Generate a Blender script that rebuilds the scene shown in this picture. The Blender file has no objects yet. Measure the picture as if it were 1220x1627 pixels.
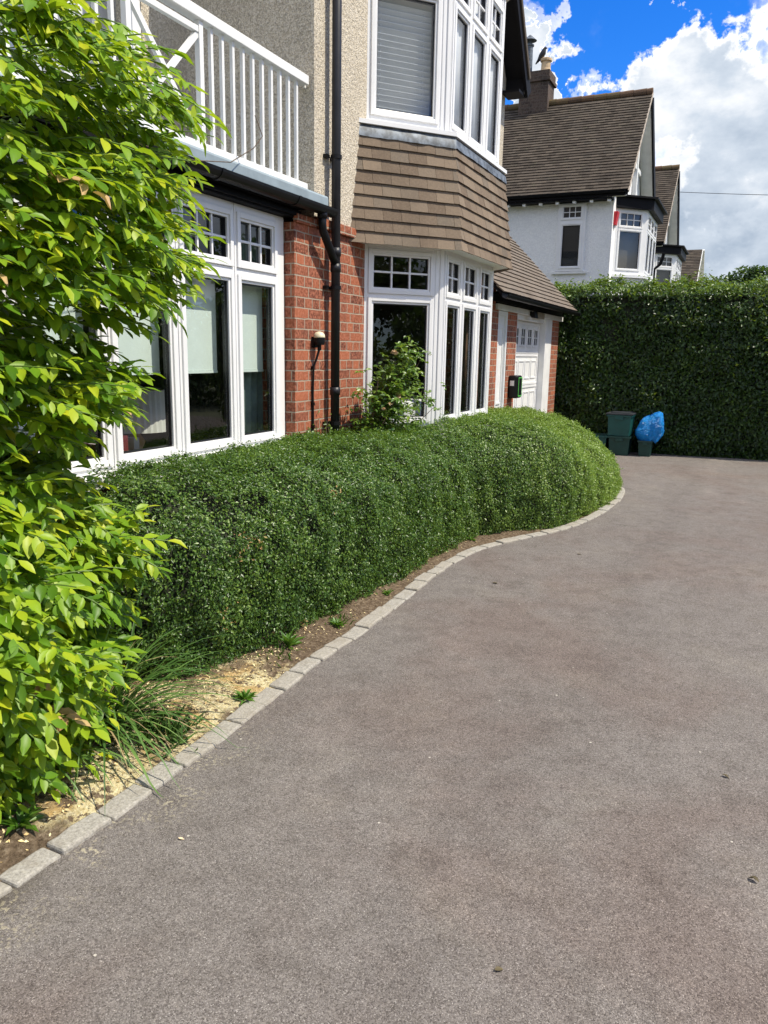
import bpy, math, random
import numpy as np
from mathutils import Vector, Matrix
rng = np.random.default_rng(7)
random.seed(7)
scene = bpy.context.scene
COL = scene.collection
R = math.radians

# ------------------------------------------------------------------ objects
def tag(o, label=None, cat=None, group=None, kind=None):
    if label: o['label'] = label
    if cat: o['category'] = cat
    if group: o['group'] = group
    if kind: o['kind'] = kind
    return o

def empty(name, loc, label, cat, group=None, rz=0):
    o = bpy.data.objects.new(name, None)
    o.empty_display_size = .2
    COL.objects.link(o)
    o.location = loc
    o.rotation_euler = (0, 0, rz)
    return tag(o, label, cat, group)

def link(name, me, parent=None, world=True):
    o = bpy.data.objects.new(name, me)
    COL.objects.link(o)
    if parent is not None:
        o.parent = parent
        if world and parent.type == 'EMPTY':
            o.location = -Vector(parent.location)
    return o

class MB:
    def __init__(s):
        s.v = []; s.f = []; s.m = []; s.cur = 0
    def add(s, vs, fs):
        b = len(s.v)
        s.v.extend([tuple(p) for p in vs])
        for f in fs:
            s.f.append([b + i for i in f]); s.m.append(s.cur)
        return s
    def hexa(s, p):
        return s.add(p, [(3, 2, 1, 0), (4, 5, 6, 7), (0, 1, 5, 4), (1, 2, 6, 5), (2, 3, 7, 6), (3, 0, 4, 7)])
    def box(s, a, b):
        x0, y0, z0 = [min(i, j) for i, j in zip(a, b)]; x1, y1, z1 = [max(i, j) for i, j in zip(a, b)]
        return s.hexa([(x0, y0, z0), (x1, y0, z0), (x1, y1, z0), (x0, y1, z0), (x0, y0, z1), (x1, y0, z1), (x1, y1, z1), (x0, y1, z1)])
    def fbox(s, F, u0, u1, z0, z1, n0, n1):
        return s.hexa([F.p(u0, z0, n0), F.p(u1, z0, n0), F.p(u1, z0, n1), F.p(u0, z0, n1), F.p(u0, z1, n0), F.p(u1, z1, n0), F.p(u1, z1, n1), F.p(u0, z1, n1)])
    def ring(s, F, u0, u1, z0, z1, w, n0, n1, wb=None, wt=None):
        wb = w if wb is None else wb; wt = w if wt is None else wt
        s.fbox(F, u0, u0 + w, z0, z1, n0, n1); s.fbox(F, u1 - w, u1, z0, z1, n0, n1)
        s.fbox(F, u0 + w, u1 - w, z0, z0 + wb, n0, n1); s.fbox(F, u0 + w, u1 - w, z1 - wt, z1, n0, n1)
        return s
    def quad(s, F, u0, u1, z0, z1, n):
        return s.add([F.p(u0, z0, n), F.p(u1, z0, n), F.p(u1, z1, n), F.p(u0, z1, n)], [(0, 1, 2, 3)])
    def extr(s, poly, a, b, fn):
        """poly of 2-D points extruded between a and b; fn(p, t) gives the 3-D point"""
        n = len(poly)
        vs = [fn(p, a) for p in poly] + [fn(p, b) for p in poly]
        fs = [tuple(range(n - 1, -1, -1)), tuple(range(n, 2 * n))] + [(i, (i + 1) % n, n + (i + 1) % n, n + i) for i in range(n)]
        return s.add(vs, fs)
    def tube(s, pts, r, seg=10, cap=True):
        pts = [Vector(p) for p in pts]; n = len(pts)
        rs = r if isinstance(r, (list, tuple)) else [r] * n
        rings = []; up = Vector((0, 0, 1)); prev = None
        for i, p in enumerate(pts):
            t = (pts[min(i + 1, n - 1)] - pts[max(i - 1, 0)])
            if t.length < 1e-9: t = Vector((0, 0, 1))
            t.normalize()
            if prev is None:
                a = t.cross(up)
                if a.length < 1e-3: a = t.cross(Vector((1, 0, 0)))
            else:
                a = prev - t * prev.dot(t)
            a.normalize(); prev = a; b = t.cross(a)
            rings.append([p + (a * math.cos(2 * math.pi * k / seg) + b * math.sin(2 * math.pi * k / seg)) * rs[i] for k in range(seg)])
        vs = [q for rg in rings for q in rg]; fs = []
        for i in range(n - 1):
            for k in range(seg):
                k2 = (k + 1) % seg
                fs.append((i * seg + k, i * seg + k2, (i + 1) * seg + k2, (i + 1) * seg + k))
        if cap:
            fs.append(tuple(range(seg - 1, -1, -1))); fs.append(tuple((n - 1) * seg + k for k in range(seg)))
        return s.add(vs, fs)
    def lathe(s, prof, c, seg=20, rfun=None):
        """prof [(r, z)...] about the vertical through c"""
        vs = []; n = len(prof)
        for r, z in prof:
            for k in range(seg):
                a = 2 * math.pi * k / seg
                q = rfun(a) if rfun else 1
                vs.append((c[0] + r * q * math.cos(a), c[1] + r * q * math.sin(a), c[2] + z))
        fs = []
        for i in range(n - 1):
            for k in range(seg):
                k2 = (k + 1) % seg
                fs.append((i * seg + k, i * seg + k2, (i + 1) * seg + k2, (i + 1) * seg + k))
        fs.append(tuple(range(seg - 1, -1, -1))); fs.append(tuple((n - 1) * seg + k for k in range(seg)))
        return s.add(vs, fs)
    def build(s, name, mats, parent=None, bevel=0, smooth=False, world=True):
        me = bpy.data.meshes.new(name)
        me.from_pydata(s.v, [], s.f)
        mats = mats if isinstance(mats, (list, tuple)) else [mats]
        for m in mats: me.materials.append(m)
        if len(mats) > 1: me.polygons.foreach_set('material_index', s.m)
        if smooth: me.polygons.foreach_set('use_smooth', [True] * len(s.f))
        me.update()
        o = link(name, me, parent, world)
        if bevel:
            b = o.modifiers.new('Bevel', 'BEVEL'); b.width = bevel; b.segments = 2; b.limit_method = 'ANGLE'; b.angle_limit = R(40)
        return o

class Face:
    def __init__(s, o, d):
        l = math.hypot(*d); s.o = o; s.d = (d[0] / l, d[1] / l); s.n = (s.d[1], -s.d[0])
    def p(s, u, z, n):
        return (s.o[0] + s.d[0] * u + s.n[0] * n, s.o[1] + s.d[1] * u + s.n[1] * n, z)

# ------------------------------------------------------------------ materials
def mat(name):
    m = bpy.data.materials.new(name); m.use_nodes = True
    nt = m.node_tree; nt.nodes.clear()
    out = nt.nodes.new('ShaderNodeOutputMaterial')
    return m, nt, out

class NT:
    def __init__(s, nt): s.nt = nt
    def n(s, typ, ins=None, **kw):
        nd = s.nt.nodes.new(typ)
        for k, v in kw.items(): setattr(nd, k, v)
        for k, v in (ins or {}).items():
            i = nd.inputs[k]
            if isinstance(v, bpy.types.NodeSocket): s.nt.links.new(v, i)
            else:
                try: i.default_value = v
                except Exception: i.default_value = (*v, 1)
        return nd
    def math(s, op, a, b=None, c=None, clamp=False):
        ins = {0: a}
        if b is not None: ins[1] = b
        if c is not None: ins[2] = c
        return s.n('ShaderNodeMath', ins, operation=op, use_clamp=clamp).outputs[0]
    def vmath(s, op, a, b=None):
        ins = {0: a}
        if b is not None: ins[1] = b
        nd = s.n('ShaderNodeVectorMath', ins, operation=op)
        return nd.outputs['Value'] if op in ('DOT_PRODUCT', 'LENGTH', 'DISTANCE') else nd.outputs[0]
    def pos(s): return s.n('ShaderNodeNewGeometry').outputs['Position']
    def noise(s, vec, scale, detail=3, rough=.55, dist=0):
        return s.n('ShaderNodeTexNoise', {'Vector': vec, 'Scale': scale, 'Detail': detail, 'Roughness': rough, 'Distortion': dist}).outputs['Fac']
    def ramp(s, fac, stops, interp='LINEAR'):
        nd = s.n('ShaderNodeValToRGB', {'Fac': fac}); cr = nd.color_ramp; cr.interpolation = interp
        while len(cr.elements) < len(stops): cr.elements.new(.5)
        for e, (p, c) in zip(cr.elements, stops):
            e.position = p; e.color = (*c, 1) if len(c) == 3 else c
        return nd.outputs['Color']
    def mix(s, fac, a, b, mode='MIX'):
        nd = s.n('ShaderNodeMix', data_type='RGBA', blend_type=mode)
        for i, v in ((0, fac), (6, a), (7, b)):
            if isinstance(v, bpy.types.NodeSocket): s.nt.links.new(v, nd.inputs[i])
            elif i == 0: nd.inputs[0].default_value = v
            else: nd.inputs[i].default_value = (*v, 1) if len(v) == 3 else v
        return nd.outputs[2]
    def step(s, v, a, b):
        return s.n('ShaderNodeMapRange', {'Value': v, 'From Min': a, 'From Max': b}, interpolation_type='SMOOTHSTEP').outputs[0]
    def bump(s, h, strength, dist, normal=None):
        ins = {'Height': h, 'Strength': strength, 'Distance': dist}
        if normal is not None: ins['Normal'] = normal
        return s.n('ShaderNodeBump', ins).outputs[0]
    def bsdf(s, **k):
        ins = {}
        names = dict(color='Base Color', rough='Roughness', metal='Metallic', normal='Normal', spec='Specular IOR Level', coat='Coat Weight', sub='Subsurface Weight')
        for a, v in k.items():
            if a == 'color' and not isinstance(v, bpy.types.NodeSocket): v = (*v, 1)
            ins[names[a]] = v
        return s.n('ShaderNodeBsdfPrincipled', ins).outputs[0]
    def out(s, out, sh): s.nt.links.new(sh, out.inputs['Surface'])

def simple(name, col, rough=.5, metal=0, var=.12, scale=6, bump=0, bscale=60, spec=.5):
    """a plain surface with a little unevenness of its own colour"""
    m, nt, out = mat(name); t = NT(nt); p = t.pos()
    a = t.noise(p, scale, 4)
    c = t.mix(t.step(a, .3, .7), tuple(x * (1 - var) for x in col), tuple(min(1, x * (1 + var)) for x in col))
    k = dict(color=c, rough=rough, metal=metal, spec=spec)
    if bump: k['normal'] = t.bump(t.noise(p, bscale, 2), bump, .004)
    t.out(out, t.bsdf(**k)); return m

def wallvec(t):
    g = t.n('ShaderNodeNewGeometry')
    sx = t.n('ShaderNodeSeparateXYZ', {0: g.outputs['Position']}); sn = t.n('ShaderNodeSeparateXYZ', {0: g.outputs['True Normal']})
    k = t.math('GREATER_THAN', t.math('ABSOLUTE', sn.outputs[0]), .6)
    u = t.n('ShaderNodeMix', {0: k, 2: sx.outputs[0], 3: sx.outputs[1]}, data_type='FLOAT').outputs[0]
    return t.n('ShaderNodeCombineXYZ', {0: u, 1: sx.outputs[2], 2: 0.0}).outputs[0], g.outputs['Position']

def brick_mat(name, c1, c2, mortar, zoff=0.0, dirt=0.0):
    m, nt, out = mat(name); t = NT(nt); v, p = wallvec(t)
    v = t.vmath('ADD', v, (0.03, zoff, 0))
    v = t.vmath('ADD', v, t.vmath('SCALE', t.vmath('SUBTRACT', t.n('ShaderNodeTexNoise', {'Vector': p, 'Scale': 9.0}).outputs['Color'], (.5, .5, .5)), None))
    sc = [n for n in nt.nodes if n.type == 'VECT_MATH' and n.operation == 'SCALE'][-1]; sc.inputs['Scale'].default_value = .012
    bk = t.n('ShaderNodeTexBrick', {'Vector': v, 'Color1': (0, 0, 0, 1), 'Color2': (1, 1, 1, 1), 'Mortar': (.5, .5, .5, 1), 'Scale': 1.0, 'Mortar Size': .0052,
             'Mortar Smooth': .25, 'Bias': 0.0, 'Brick Width': .2235, 'Row Height': .075}, offset=.5, squash=.5, squash_frequency=2)
    mid = tuple((a + b) / 2 for a, b in zip(c1, c2))
    col = t.ramp(bk.outputs['Color'], [(0, c1), (.35, mid), (.7, c2), (.93, tuple(x * .55 for x in c1)), (1, tuple(x * .8 for x in c2))])
    fine = t.noise(p, 45, 5, .65)
    col = t.mix(t.step(fine, .35, .75), col, tuple(min(1, x * 1.25 + .05) for x in c2))
    col = t.mix(t.math('MULTIPLY', t.step(t.noise(p, 3.1, 4), .5, .75), .55), col, tuple(x * .45 + .02 for x in c1))
    mcol = t.mix(t.noise(p, 20, 3), tuple(x * .7 for x in mortar), mortar)
    col = t.mix(bk.outputs['Fac'], col, mcol)
    h = t.math('SUBTRACT', 1.0, bk.outputs['Fac'])
    h = t.math('ADD', h, t.math('MULTIPLY', fine, .5))
    t.out(out, t.bsdf(color=col, rough=.85, spec=.25, normal=t.bump(h, .9, .006))); return m

def roughcast_mat(name, c, c2, scale=95, strength=1.0):
    m, nt, out = mat(name); t = NT(nt); p = t.pos()
    vo = t.n('ShaderNodeTexVoronoi', {'Vector': p, 'Scale': scale, 'Randomness': 1.0})
    peb = t.math('SUBTRACT', 1.0, t.math('MULTIPLY', vo.outputs['Distance'], 1.6), clamp=True)
    n2 = t.noise(p, scale * .38, 4, .6)
    keep = t.step(n2, .38, .62)
    h = t.math('ADD', t.math('MULTIPLY', peb, keep), t.math('MULTIPLY', n2, .8))
    k = t.math('MULTIPLY', t.step(vo.outputs['Color'], .2, .9), .8)
    col = t.mix(k, c, c2)
    col = t.mix(t.math('MULTIPLY', t.step(t.noise(p, 1.3, 4), .45, .8), .35), col, tuple(x * .72 for x in c))
    t.out(out, t.bsdf(color=col, rough=.95, spec=.15, normal=t.bump(h, strength, .011))); return m

def tile_mat(name, stops, rough=.85, lichen=None):
    m, nt, out = mat(name); t = NT(nt); p = t.pos()
    rnd = t.n('ShaderNodeNewGeometry').outputs['Random Per Island']
    col = t.ramp(rnd, stops)
    fine = t.noise(p, 60, 5, .7)
    col = t.mix(t.math('MULTIPLY', t.step(fine, .35, .8), .35), col, tuple(min(1, x * 1.5) for x in stops[len(stops) // 2][1]))
    col = t.mix(t.math('MULTIPLY', t.step(t.noise(p, 2.2, 5), .5, .75), .35), col, tuple(x * .6 for x in stops[0][1]))
    if lichen: col = t.mix(t.math('MULTIPLY', t.step(t.noise(p, 7, 6, .7), .6, .68), .8), col, lichen)
    t.out(out, t.bsdf(color=col, rough=rough, spec=.2, normal=t.bump(fine, .5, .004))); return m

def leaf_mat(name, stops, rough=.38, transl=.3, tcol=(.25, .42, .03), nscale=3.0, spec=.5, patch=None, gain=None, nw=.55):
    m, nt, out = mat(name); t = NT(nt); p = t.pos()
    rnd = t.n('ShaderNodeNewGeometry').outputs['Random Per Island']
    v = t.math('ADD', t.math('MULTIPLY', rnd, .62), t.math('MULTIPLY', t.noise(p, nscale, 3), nw))
    v = t.math('SUBTRACT', v, nw * .15)
    if gain:      # lightens the leaf colour along one axis; paints the tall hedge's sunlit top
        v = t.math('ADD', v, t.math('MULTIPLY', t.step(t.n('ShaderNodeSeparateXYZ', {0: p}).outputs[gain[0]], gain[1], gain[2]), gain[3]))
    col = t.ramp(v, stops)
    if patch:
        col = t.mix(t.math('MULTIPLY', t.step(t.noise(t.vmath('ADD', p, (3, 1, 7)), patch[1], 3), patch[2], patch[2] + .1), patch[3]), col, patch[0])
    b = t.bsdf(color=col, rough=rough, spec=spec)
    tr = t.n('ShaderNodeBsdfTranslucent', {'Color': t.mix(.5, col, tcol, 'MIX')}).outputs[0]
    t.out(out, t.n('ShaderNodeMixShader', {0: transl, 1: b, 2: tr}).outputs[0]); return m

def glass_mat(name, boost=1.6, tint=(.86, .9, .88), rough=0.0):
    m, nt, out = mat(name); t = NT(nt)
    fc = t.n('ShaderNodeLayerWeight', {'Blend': .5}).outputs['Facing']
    fr = t.math('ADD', .045, t.math('MULTIPLY', t.math('POWER', fc, 4.2), .9))
    k = t.math('MULTIPLY', fr, boost, clamp=True)
    w = t.bump(t.noise(t.pos(), 1.1, 2), .02, .05)
    g = t.n('ShaderNodeBsdfGlossy', {'Color': (.95, .97, 1, 1), 'Roughness': rough, 'Normal': w}).outputs[0]
    tr = t.n('ShaderNodeBsdfTransparent', {'Color': (*tint, 1)}).outputs[0]
    t.out(out, t.n('ShaderNodeMixShader', {0: k, 1: tr, 2: g}).outputs[0]); return m

M = {}
M['upvc'] = simple('white_frame', (.80, .80, .80), .3, var=.03, scale=3)
M['white'] = simple('white_paint', (.76, .76, .74), .5, var=.06, scale=5)
M['whitewall'] = roughcast_mat('white_roughcast', (.80, .80, .79), (.90, .90, .88), 40, .5)
M['cream'] = roughcast_mat('cream_roughcast', (.50, .435, .335), (.78, .71, .59), 120, .9)
M['brick'] = brick_mat('red_brick', (.115, .036, .022), (.35, .105, .046), (.46, .375, .285), zoff=.03)
M['dbrick'] = brick_mat('dark_brick', (.040, .026, .019), (.085, .054, .038), (.15, .125, .10))
M['black'] = simple('black_plastic', (.008, .008, .009), .4, var=.2, spec=.22)
M['blackpaint'] = simple('black_paint', (.006, .006, .008), .6, var=.2, spec=.12)
M['pipe'] = simple('downpipe_plastic', (.018, .018, .021), .42, var=.2, scale=9, spec=.35)
M['lead'] = simple('lead', (.105, .125, .15), .55, metal=.15, var=.55, scale=16)
M['leadroof'] = simple('lead_grey_roof', (.27, .33, .36), .55, metal=.1, var=.15, scale=5)
M['hung'] = tile_mat('hung_tile', [(0, (.126, .092, .065)), (.4, (.172, .130, .093)), (.75, (.212, .162, .116)), (1, (.14, .116, .09))])
M['roof'] = tile_mat('roof_tile', [(0, (.042, .034, .027)), (.4, (.066, .053, .042)), (.75, (.095, .077, .060)), (1, (.055, .047, .039))], lichen=(.10, .095, .06))
M['groof'] = tile_mat('garage_roof_tile', [(0, (.125, .100, .079)), (.5, (.172, .14, .11)), (1, (.145, .122, .10))])
M['ridge'] = tile_mat('ridge_tile', [(0, (.09, .06, .042)), (.5, (.15, .09, .055)), (1, (.13, .11, .05))], lichen=(.20, .13, .03))
M['glass'] = glass_mat('window_glass', 1.5, (.93, .96, .94))
M['glass2'] = glass_mat('upper_glass', 1.1, (.92, .95, .96))
M['gasket'] = simple('black_gasket', (.01, .01, .012), .4)
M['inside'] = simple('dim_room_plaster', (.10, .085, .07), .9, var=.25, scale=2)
M['blind'] = simple('blind_cloth', (.66, .74, .70), .85, var=.03)
M['slat'] = simple('blind_slat', (.74, .75, .76), .5, var=.03)
M['net'] = leaf_mat('net_curtain', [(0, (.78, .77, .80)), (1, (.86, .85, .87))], .9, .15, (.9, .88, .9))
M['curtain'] = simple('grey_green_curtain', (.20, .27, .25), .9, var=.2, scale=10)
M['bcurtain'] = simple('brown_curtain', (.22, .13, .09), .9, var=.3, scale=10)
M['shade'] = simple('lamp_shade_cloth', (.62, .62, .58), .9, var=.06)
M['terracotta'] = simple('clay_pot', (.55, .40, .24), .8, var=.2)
M['red'] = simple('red_plastic', (.55, .02, .03), .4)
M['green'] = simple('green_plastic', (.006, .068, .062), .42, var=.12, scale=8, bump=.15)
M['dgreen'] = simple('dark_green_plastic', (.004, .040, .032), .5, var=.15, scale=8, bump=.15)
M['lid'] = simple('grey_lid', (.030, .034, .040), .45)
M['soil'] = None

# asphalt
def asphalt():
    m, nt, out = mat('old_tarmac'); t = NT(nt); p = t.pos()
    vo = t.n('ShaderNodeTexVoronoi', {'Vector': p, 'Scale': 330.0})
    vo2 = t.n('ShaderNodeTexVoronoi', {'Vector': p, 'Scale': 180.0})
    g1 = t.n('ShaderNodeSeparateColor', {0: vo.outputs['Color']}).outputs[0]
    g2 = t.n('ShaderNodeSeparateColor', {0: vo2.outputs['Color']}).outputs[1]
    base = t.ramp(g1, [(0, (.085, .075, .067)), (.25, (.160, .143, .130)), (.7, (.208, .188, .172)), (.93, (.275, .25, .23)), (1, (.40, .37, .34))])
    base = t.mix(t.math('MULTIPLY', t.step(g2, .80, .95), .6), base, (.26, .235, .215))
    base = t.mix(t.math('MULTIPLY', t.step(g2, .16, .05), .6), base, (.10, .086, .08))
    big = t.noise(p, .75, 5, .6, .4)
    base = t.mix(t.math('MULTIPLY', t.step(big, .42, .66), .75), base, (.90, .80, .77), 'MULTIPLY')
    big2 = t.noise(t.vmath('ADD', p, (9, 4, 2)), 1.7, 5, .62)
    base = t.mix(t.math('MULTIPLY', t.step(big2, .5, .70), .6), base, (1.17, 1.17, 1.12), 'MULTIPLY')
    big3 = t.noise(t.vmath('ADD', p, (2, 14, 5)), 3.2, 5, .65)
    base = t.mix(t.math('MULTIPLY', t.step(big3, .55, .70), .55), base, (.70, .68, .67), 'MULTIPLY')
    big4 = t.noise(t.vmath('MULTIPLY', t.vmath('ADD', p, (4, 1, 9)), (1, .35, 1)), 2.2, 4, .6)
    base = t.mix(t.math('MULTIPLY', t.step(big4, .56, .70), .6), base, (1.20, 1.18, 1.17), 'MULTIPLY')
    mf = t.noise(t.vmath('ADD', p, (1, 7, 3)), 7, 9, .78)
    base = t.mix(t.step(mf, .40, .66), base, (.80, .79, .78), 'MULTIPLY')
    base = t.mix(t.step(t.noise(t.vmath('ADD', p, (8, 2, 6)), 22, 6, .75), .5, .72), base, (1.16, 1.15, 1.13), 'MULTIPLY')
    # two faint wheel tracks worn along the drive and a few oil drips
    sx0 = t.n('ShaderNodeSeparateXYZ', {0: t.vmath('ADD', p, t.vmath('MULTIPLY', t.n('ShaderNodeTexNoise', {'Vector': p, 'Scale': .35}).outputs['Color'], (1.6, 0, 0)))}).outputs[0]
    tw = t.math('MINIMUM', t.math('ABSOLUTE', t.math('SUBTRACT', sx0, 3.1)), t.math('ABSOLUTE', t.math('SUBTRACT', sx0, 4.6)))
    base = t.mix(t.math('MULTIPLY', t.step(tw, .28, .02), t.math('MULTIPLY', t.noise(t.vmath('MULTIPLY', p, (1, .3, 1)), 6, 4), .8)), base, (.80, .79, .79), 'MULTIPLY')
    vo4 = t.n('ShaderNodeTexVoronoi', {'Vector': t.vmath('ADD', p, t.vmath('MULTIPLY', t.n('ShaderNodeTexNoise', {'Vector': p, 'Scale': 12.0}).outputs['Color'], (.06, .06, 0))), 'Scale': 1.3})
    base = t.mix(t.math('MULTIPLY', t.step(vo4.outputs['Distance'], .13, .05), t.math('MULTIPLY', t.math('GREATER_THAN', t.n('ShaderNodeSeparateColor', {0: vo4.outputs['Color']}).outputs[0], .66), .7)), base, (.60, .58, .57), 'MULTIPLY')
    # dusty, gritty margin along the kerb line, strongest near the sawdust
    gr = t.noise(p, 60, 2); gd = t.noise(t.vmath('ADD', p, (5, 5, 5)), 5, 4)
    spx = t.n('ShaderNodeSeparateXYZ', {0: p})
    near = t.math('MULTIPLY', t.step(spx.outputs[0], 1.42, 1.14), t.step(spx.outputs[1], 3.1, 1.8))
    k = t.math('MULTIPLY', near, t.math('MULTIPLY', t.step(gd, .45, .62), t.step(gr, .52, .6)))
    base = t.mix(t.math('MULTIPLY', k, .8), base, (.55, .49, .34))
    dk = t.math('MULTIPLY', t.step(spx.outputs[0], 1.24, 1.13), t.step(t.math('ADD', spx.outputs[1], t.math('MULTIPLY', gd, .6)), 1.95, 1.55))
    base = t.mix(t.math('MULTIPLY', dk, .85), base, (.055, .045, .03))
    # few pale chips
    vo3 = t.n('ShaderNodeTexVoronoi', {'Vector': p, 'Scale': 9.0})
    d3 = t.n('ShaderNodeSeparateColor', {0: vo3.outputs['Color']}).outputs[0]
    chip = t.math('MULTIPLY', t.math('LESS_THAN', vo3.outputs['Distance'], .045), t.math('GREATER_THAN', d3, .72))
    base = t.mix(t.math('MULTIPLY', chip, .8), base, (.62, .58, .5))
    h = t.math('ADD', t.math('MULTIPLY', vo.outputs['Distance'], -.9), t.math('MULTIPLY', vo2.outputs['Distance'], -.8))
    h = t.math('ADD', h, t.math('MULTIPLY', g1, .5))
    t.out(out, t.bsdf(color=base, rough=.92, spec=.2, normal=t.bump(h, .6, .005))); return m
M['asphalt'] = asphalt()

def bed():
    m, nt, out = mat('bed_soil'); t = NT(nt); p = t.pos()
    f = t.noise(p, 42, 5, .7); c = t.noise(p, 6, 4, .6)
    col = t.ramp(f, [(.25, (.050, .034, .022)), (.5, (.16, .115, .075)), (.75, (.33, .26, .18))])
    sp = t.n('ShaderNodeSeparateXYZ', {0: p})
    # spilt sawdust: two patches with ragged edges
    d1 = t.vmath('DISTANCE', p, (.80, 2.42, 0)); d2 = t.vmath('DISTANCE', p, (.93, 2.95, 0)); d3 = t.vmath('DISTANCE', p, (.93, 1.95, 0))
    s = t.math('MINIMUM', t.math('MULTIPLY', d1, 1.0), t.math('MINIMUM', t.math('MULTIPLY', d2, 1.5), t.math('MULTIPLY', d3, 1.25)))
    s = t.math('ADD', s, t.math('MULTIPLY', t.math('SUBTRACT', c, .5), .75))
    saw = t.step(s, .43, .25)
    sc = t.ramp(t.noise(p, 70, 4, .7), [(.3, (.50, .38, .16)), (.5, (.70, .60, .34)), (.75, (.84, .78, .56))])
    sc = t.mix(t.math('MULTIPLY', t.step(t.noise(p, 4.3, 3), .5, .62), .7), sc, (.50, .30, .10))
    holes = t.step(t.noise(p, 24, 5, .7), .43, .50)
    col = t.mix(t.math('MULTIPLY', saw, holes), col, sc)
    h = t.math('ADD', f, t.math('MULTIPLY', c, 1.5))
    t.out(out, t.bsdf(color=col, rough=.95, spec=.1, normal=t.bump(h, 1.0, .03))); return m
M['soil'] = bed()

def granite():
    m, nt, out = mat('granite_sett'); t = NT(nt); p = t.pos()
    n = t.noise(p, 90, 4, .75); obn = t.n('ShaderNodeObjectInfo').outputs['Random']
    col = t.ramp(n, [(.25, (.17, .158, .138)), (.5, (.345, .325, .285)), (.75, (.50, .475, .42))])
    col = t.mix(t.math('MULTIPLY', obn, .35), col, (.34, .30, .24))
    col = t.mix(t.math('MULTIPLY', t.step(t.noise(p, 11, 5), .5, .7), .45), col, (.24, .21, .165))
    t.out(out, t.bsdf(color=col, rough=.9, spec=.2, normal=t.bump(t.noise(p, 55, 5, .7), .8, .008))); return m
M['granite'] = granite()

def bag_mat():
    m, nt, out = mat('blue_bag'); t = NT(nt); p = t.pos()
    b = t.bsdf(color=(.02, .42, .92), rough=.25, spec=.6, normal=t.bump(t.noise(p, 16, 4, .6, 1.5), 1.0, .05))
    tr = t.n('ShaderNodeBsdfTranslucent', {'Color': (.03, .50, .98, 1)}).outputs[0]
    t.out(out, t.n('ShaderNodeMixShader', {0: .45, 1: b, 2: tr}).outputs[0]); return m
M['bag'] = bag_mat()

M['box'] = leaf_mat('box_leaf', [(0, (.014, .036, .007)), (.33, (.042, .098, .017)), (.65, (.105, .195, .034)), (1, (.24, .34, .06))], .34, .28, (.30, .48, .03), 2.2, .42, gain=(1, 5.2, 9.0, .46))  # leaf tone lightens towards the far end of the hedge
M['laurel'] = leaf_mat('tall_hedge_leaf', [(0, (.006, .018, .004)), (.4, (.016, .044, .008)), (.7, (.036, .082, .013)), (1, (.12, .20, .03))], .36, .28, (.45, .60, .03), 1.5, .4, gain=(2, 2.45, 2.72, .45))  # sunlit top of the hedge painted into the leaf colour by height
M['wist'] = leaf_mat('wisteria_leaflet', [(0, (.028, .080, .006)), (.27, (.066, .168, .010)), (.52, (.145, .295, .015)), (.76, (.31, .46, .024)), (1, (.55, .58, .025))], .42, .40, (.46, .60, .015), 2.2, .34, nw=.85)
M['dry'] = leaf_mat('dry_leaflet', [(0, (.34, .18, .06)), (.5, (.52, .33, .14)), (1, (.62, .46, .22))], .6, .25, (.6, .4, .1))
M['rose'] = leaf_mat('rose_leaf', [(0, (.028, .070, .012)), (.4, (.080, .165, .02)), (.75, (.17, .27, .035)), (1, (.34, .40, .05))], .35, .3, (.35, .5, .03), 4)
M['petal'] = simple('cream_petal', (.72, .55, .34), .6)
M['strap'] = leaf_mat('strap_leaf', [(0, (.03, .08, .018)), (.4, (.065, .15, .032)), (.75, (.13, .235, .055)), (1, (.24, .34, .10))], .4, .25, (.3, .5, .05), 3)
M['strapdry'] = leaf_mat('dry_strap', [(0, (.22, .15, .07)), (1, (.50, .38, .2))], .7, .2, (.5, .4, .15))
M['weed'] = leaf_mat('weed_leaf', [(0, (.04, .11, .012)), (.5, (.08, .19, .02)), (1, (.15, .29, .04))], .45, .3, (.3, .55, .04), 4)
M['bark'] = simple('brown_bark', (.11, .075, .05), .9, var=.4, scale=14, bump=.6)
M['core'] = simple('hedge_twigs', (.016, .020, .009), .95, var=.4, scale=18, bump=.8)
M['far'] = leaf_mat('far_tree_leaf', [(0, (.012, .032, .008)), (.5, (.03, .07, .015)), (1, (.06, .12, .03))], .5, .25)
M['dirtleaf'] = simple('dead_leaf', (.09, .07, .03), .7, var=.3)
M['chip'] = tile_mat('wood_chip', [(0, (.30, .18, .07)), (.3, (.62, .46, .22)), (.7, (.80, .68, .40)), (1, (.20, .13, .07))])

# ------------------------------------------------------------------ leaves
def vnoise(P, s, seed=0):
    Q = P * s + seed * 17.31
    i = np.floor(Q).astype(np.int64); f = Q - i; f = f * f * (3 - 2 * f)
    def h(a, b, c):
        n = (a * 374761393 + b * 668265263 + c * 2147483647 + seed * 974711) & 0xffffffff
        n = ((n ^ (n >> 13)) * 1274126177) & 0xffffffff
        return ((n ^ (n >> 16)) & 0xffff) / 65535.0
    r = 0
    for dx in (0, 1):
        for dy in (0, 1):
            for dz in (0, 1):
                w = (f[:, 0] if dx else 1 - f[:, 0]) * (f[:, 1] if dy else 1 - f[:, 1]) * (f[:, 2] if dz else 1 - f[:, 2])
                r = r + w * h(i[:, 0] + dx, i[:, 1] + dy, i[:, 2] + dz)
    return r

def unit(v): return v / np.maximum(np.linalg.norm(v, axis=1, keepdims=True), 1e-9)

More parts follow.
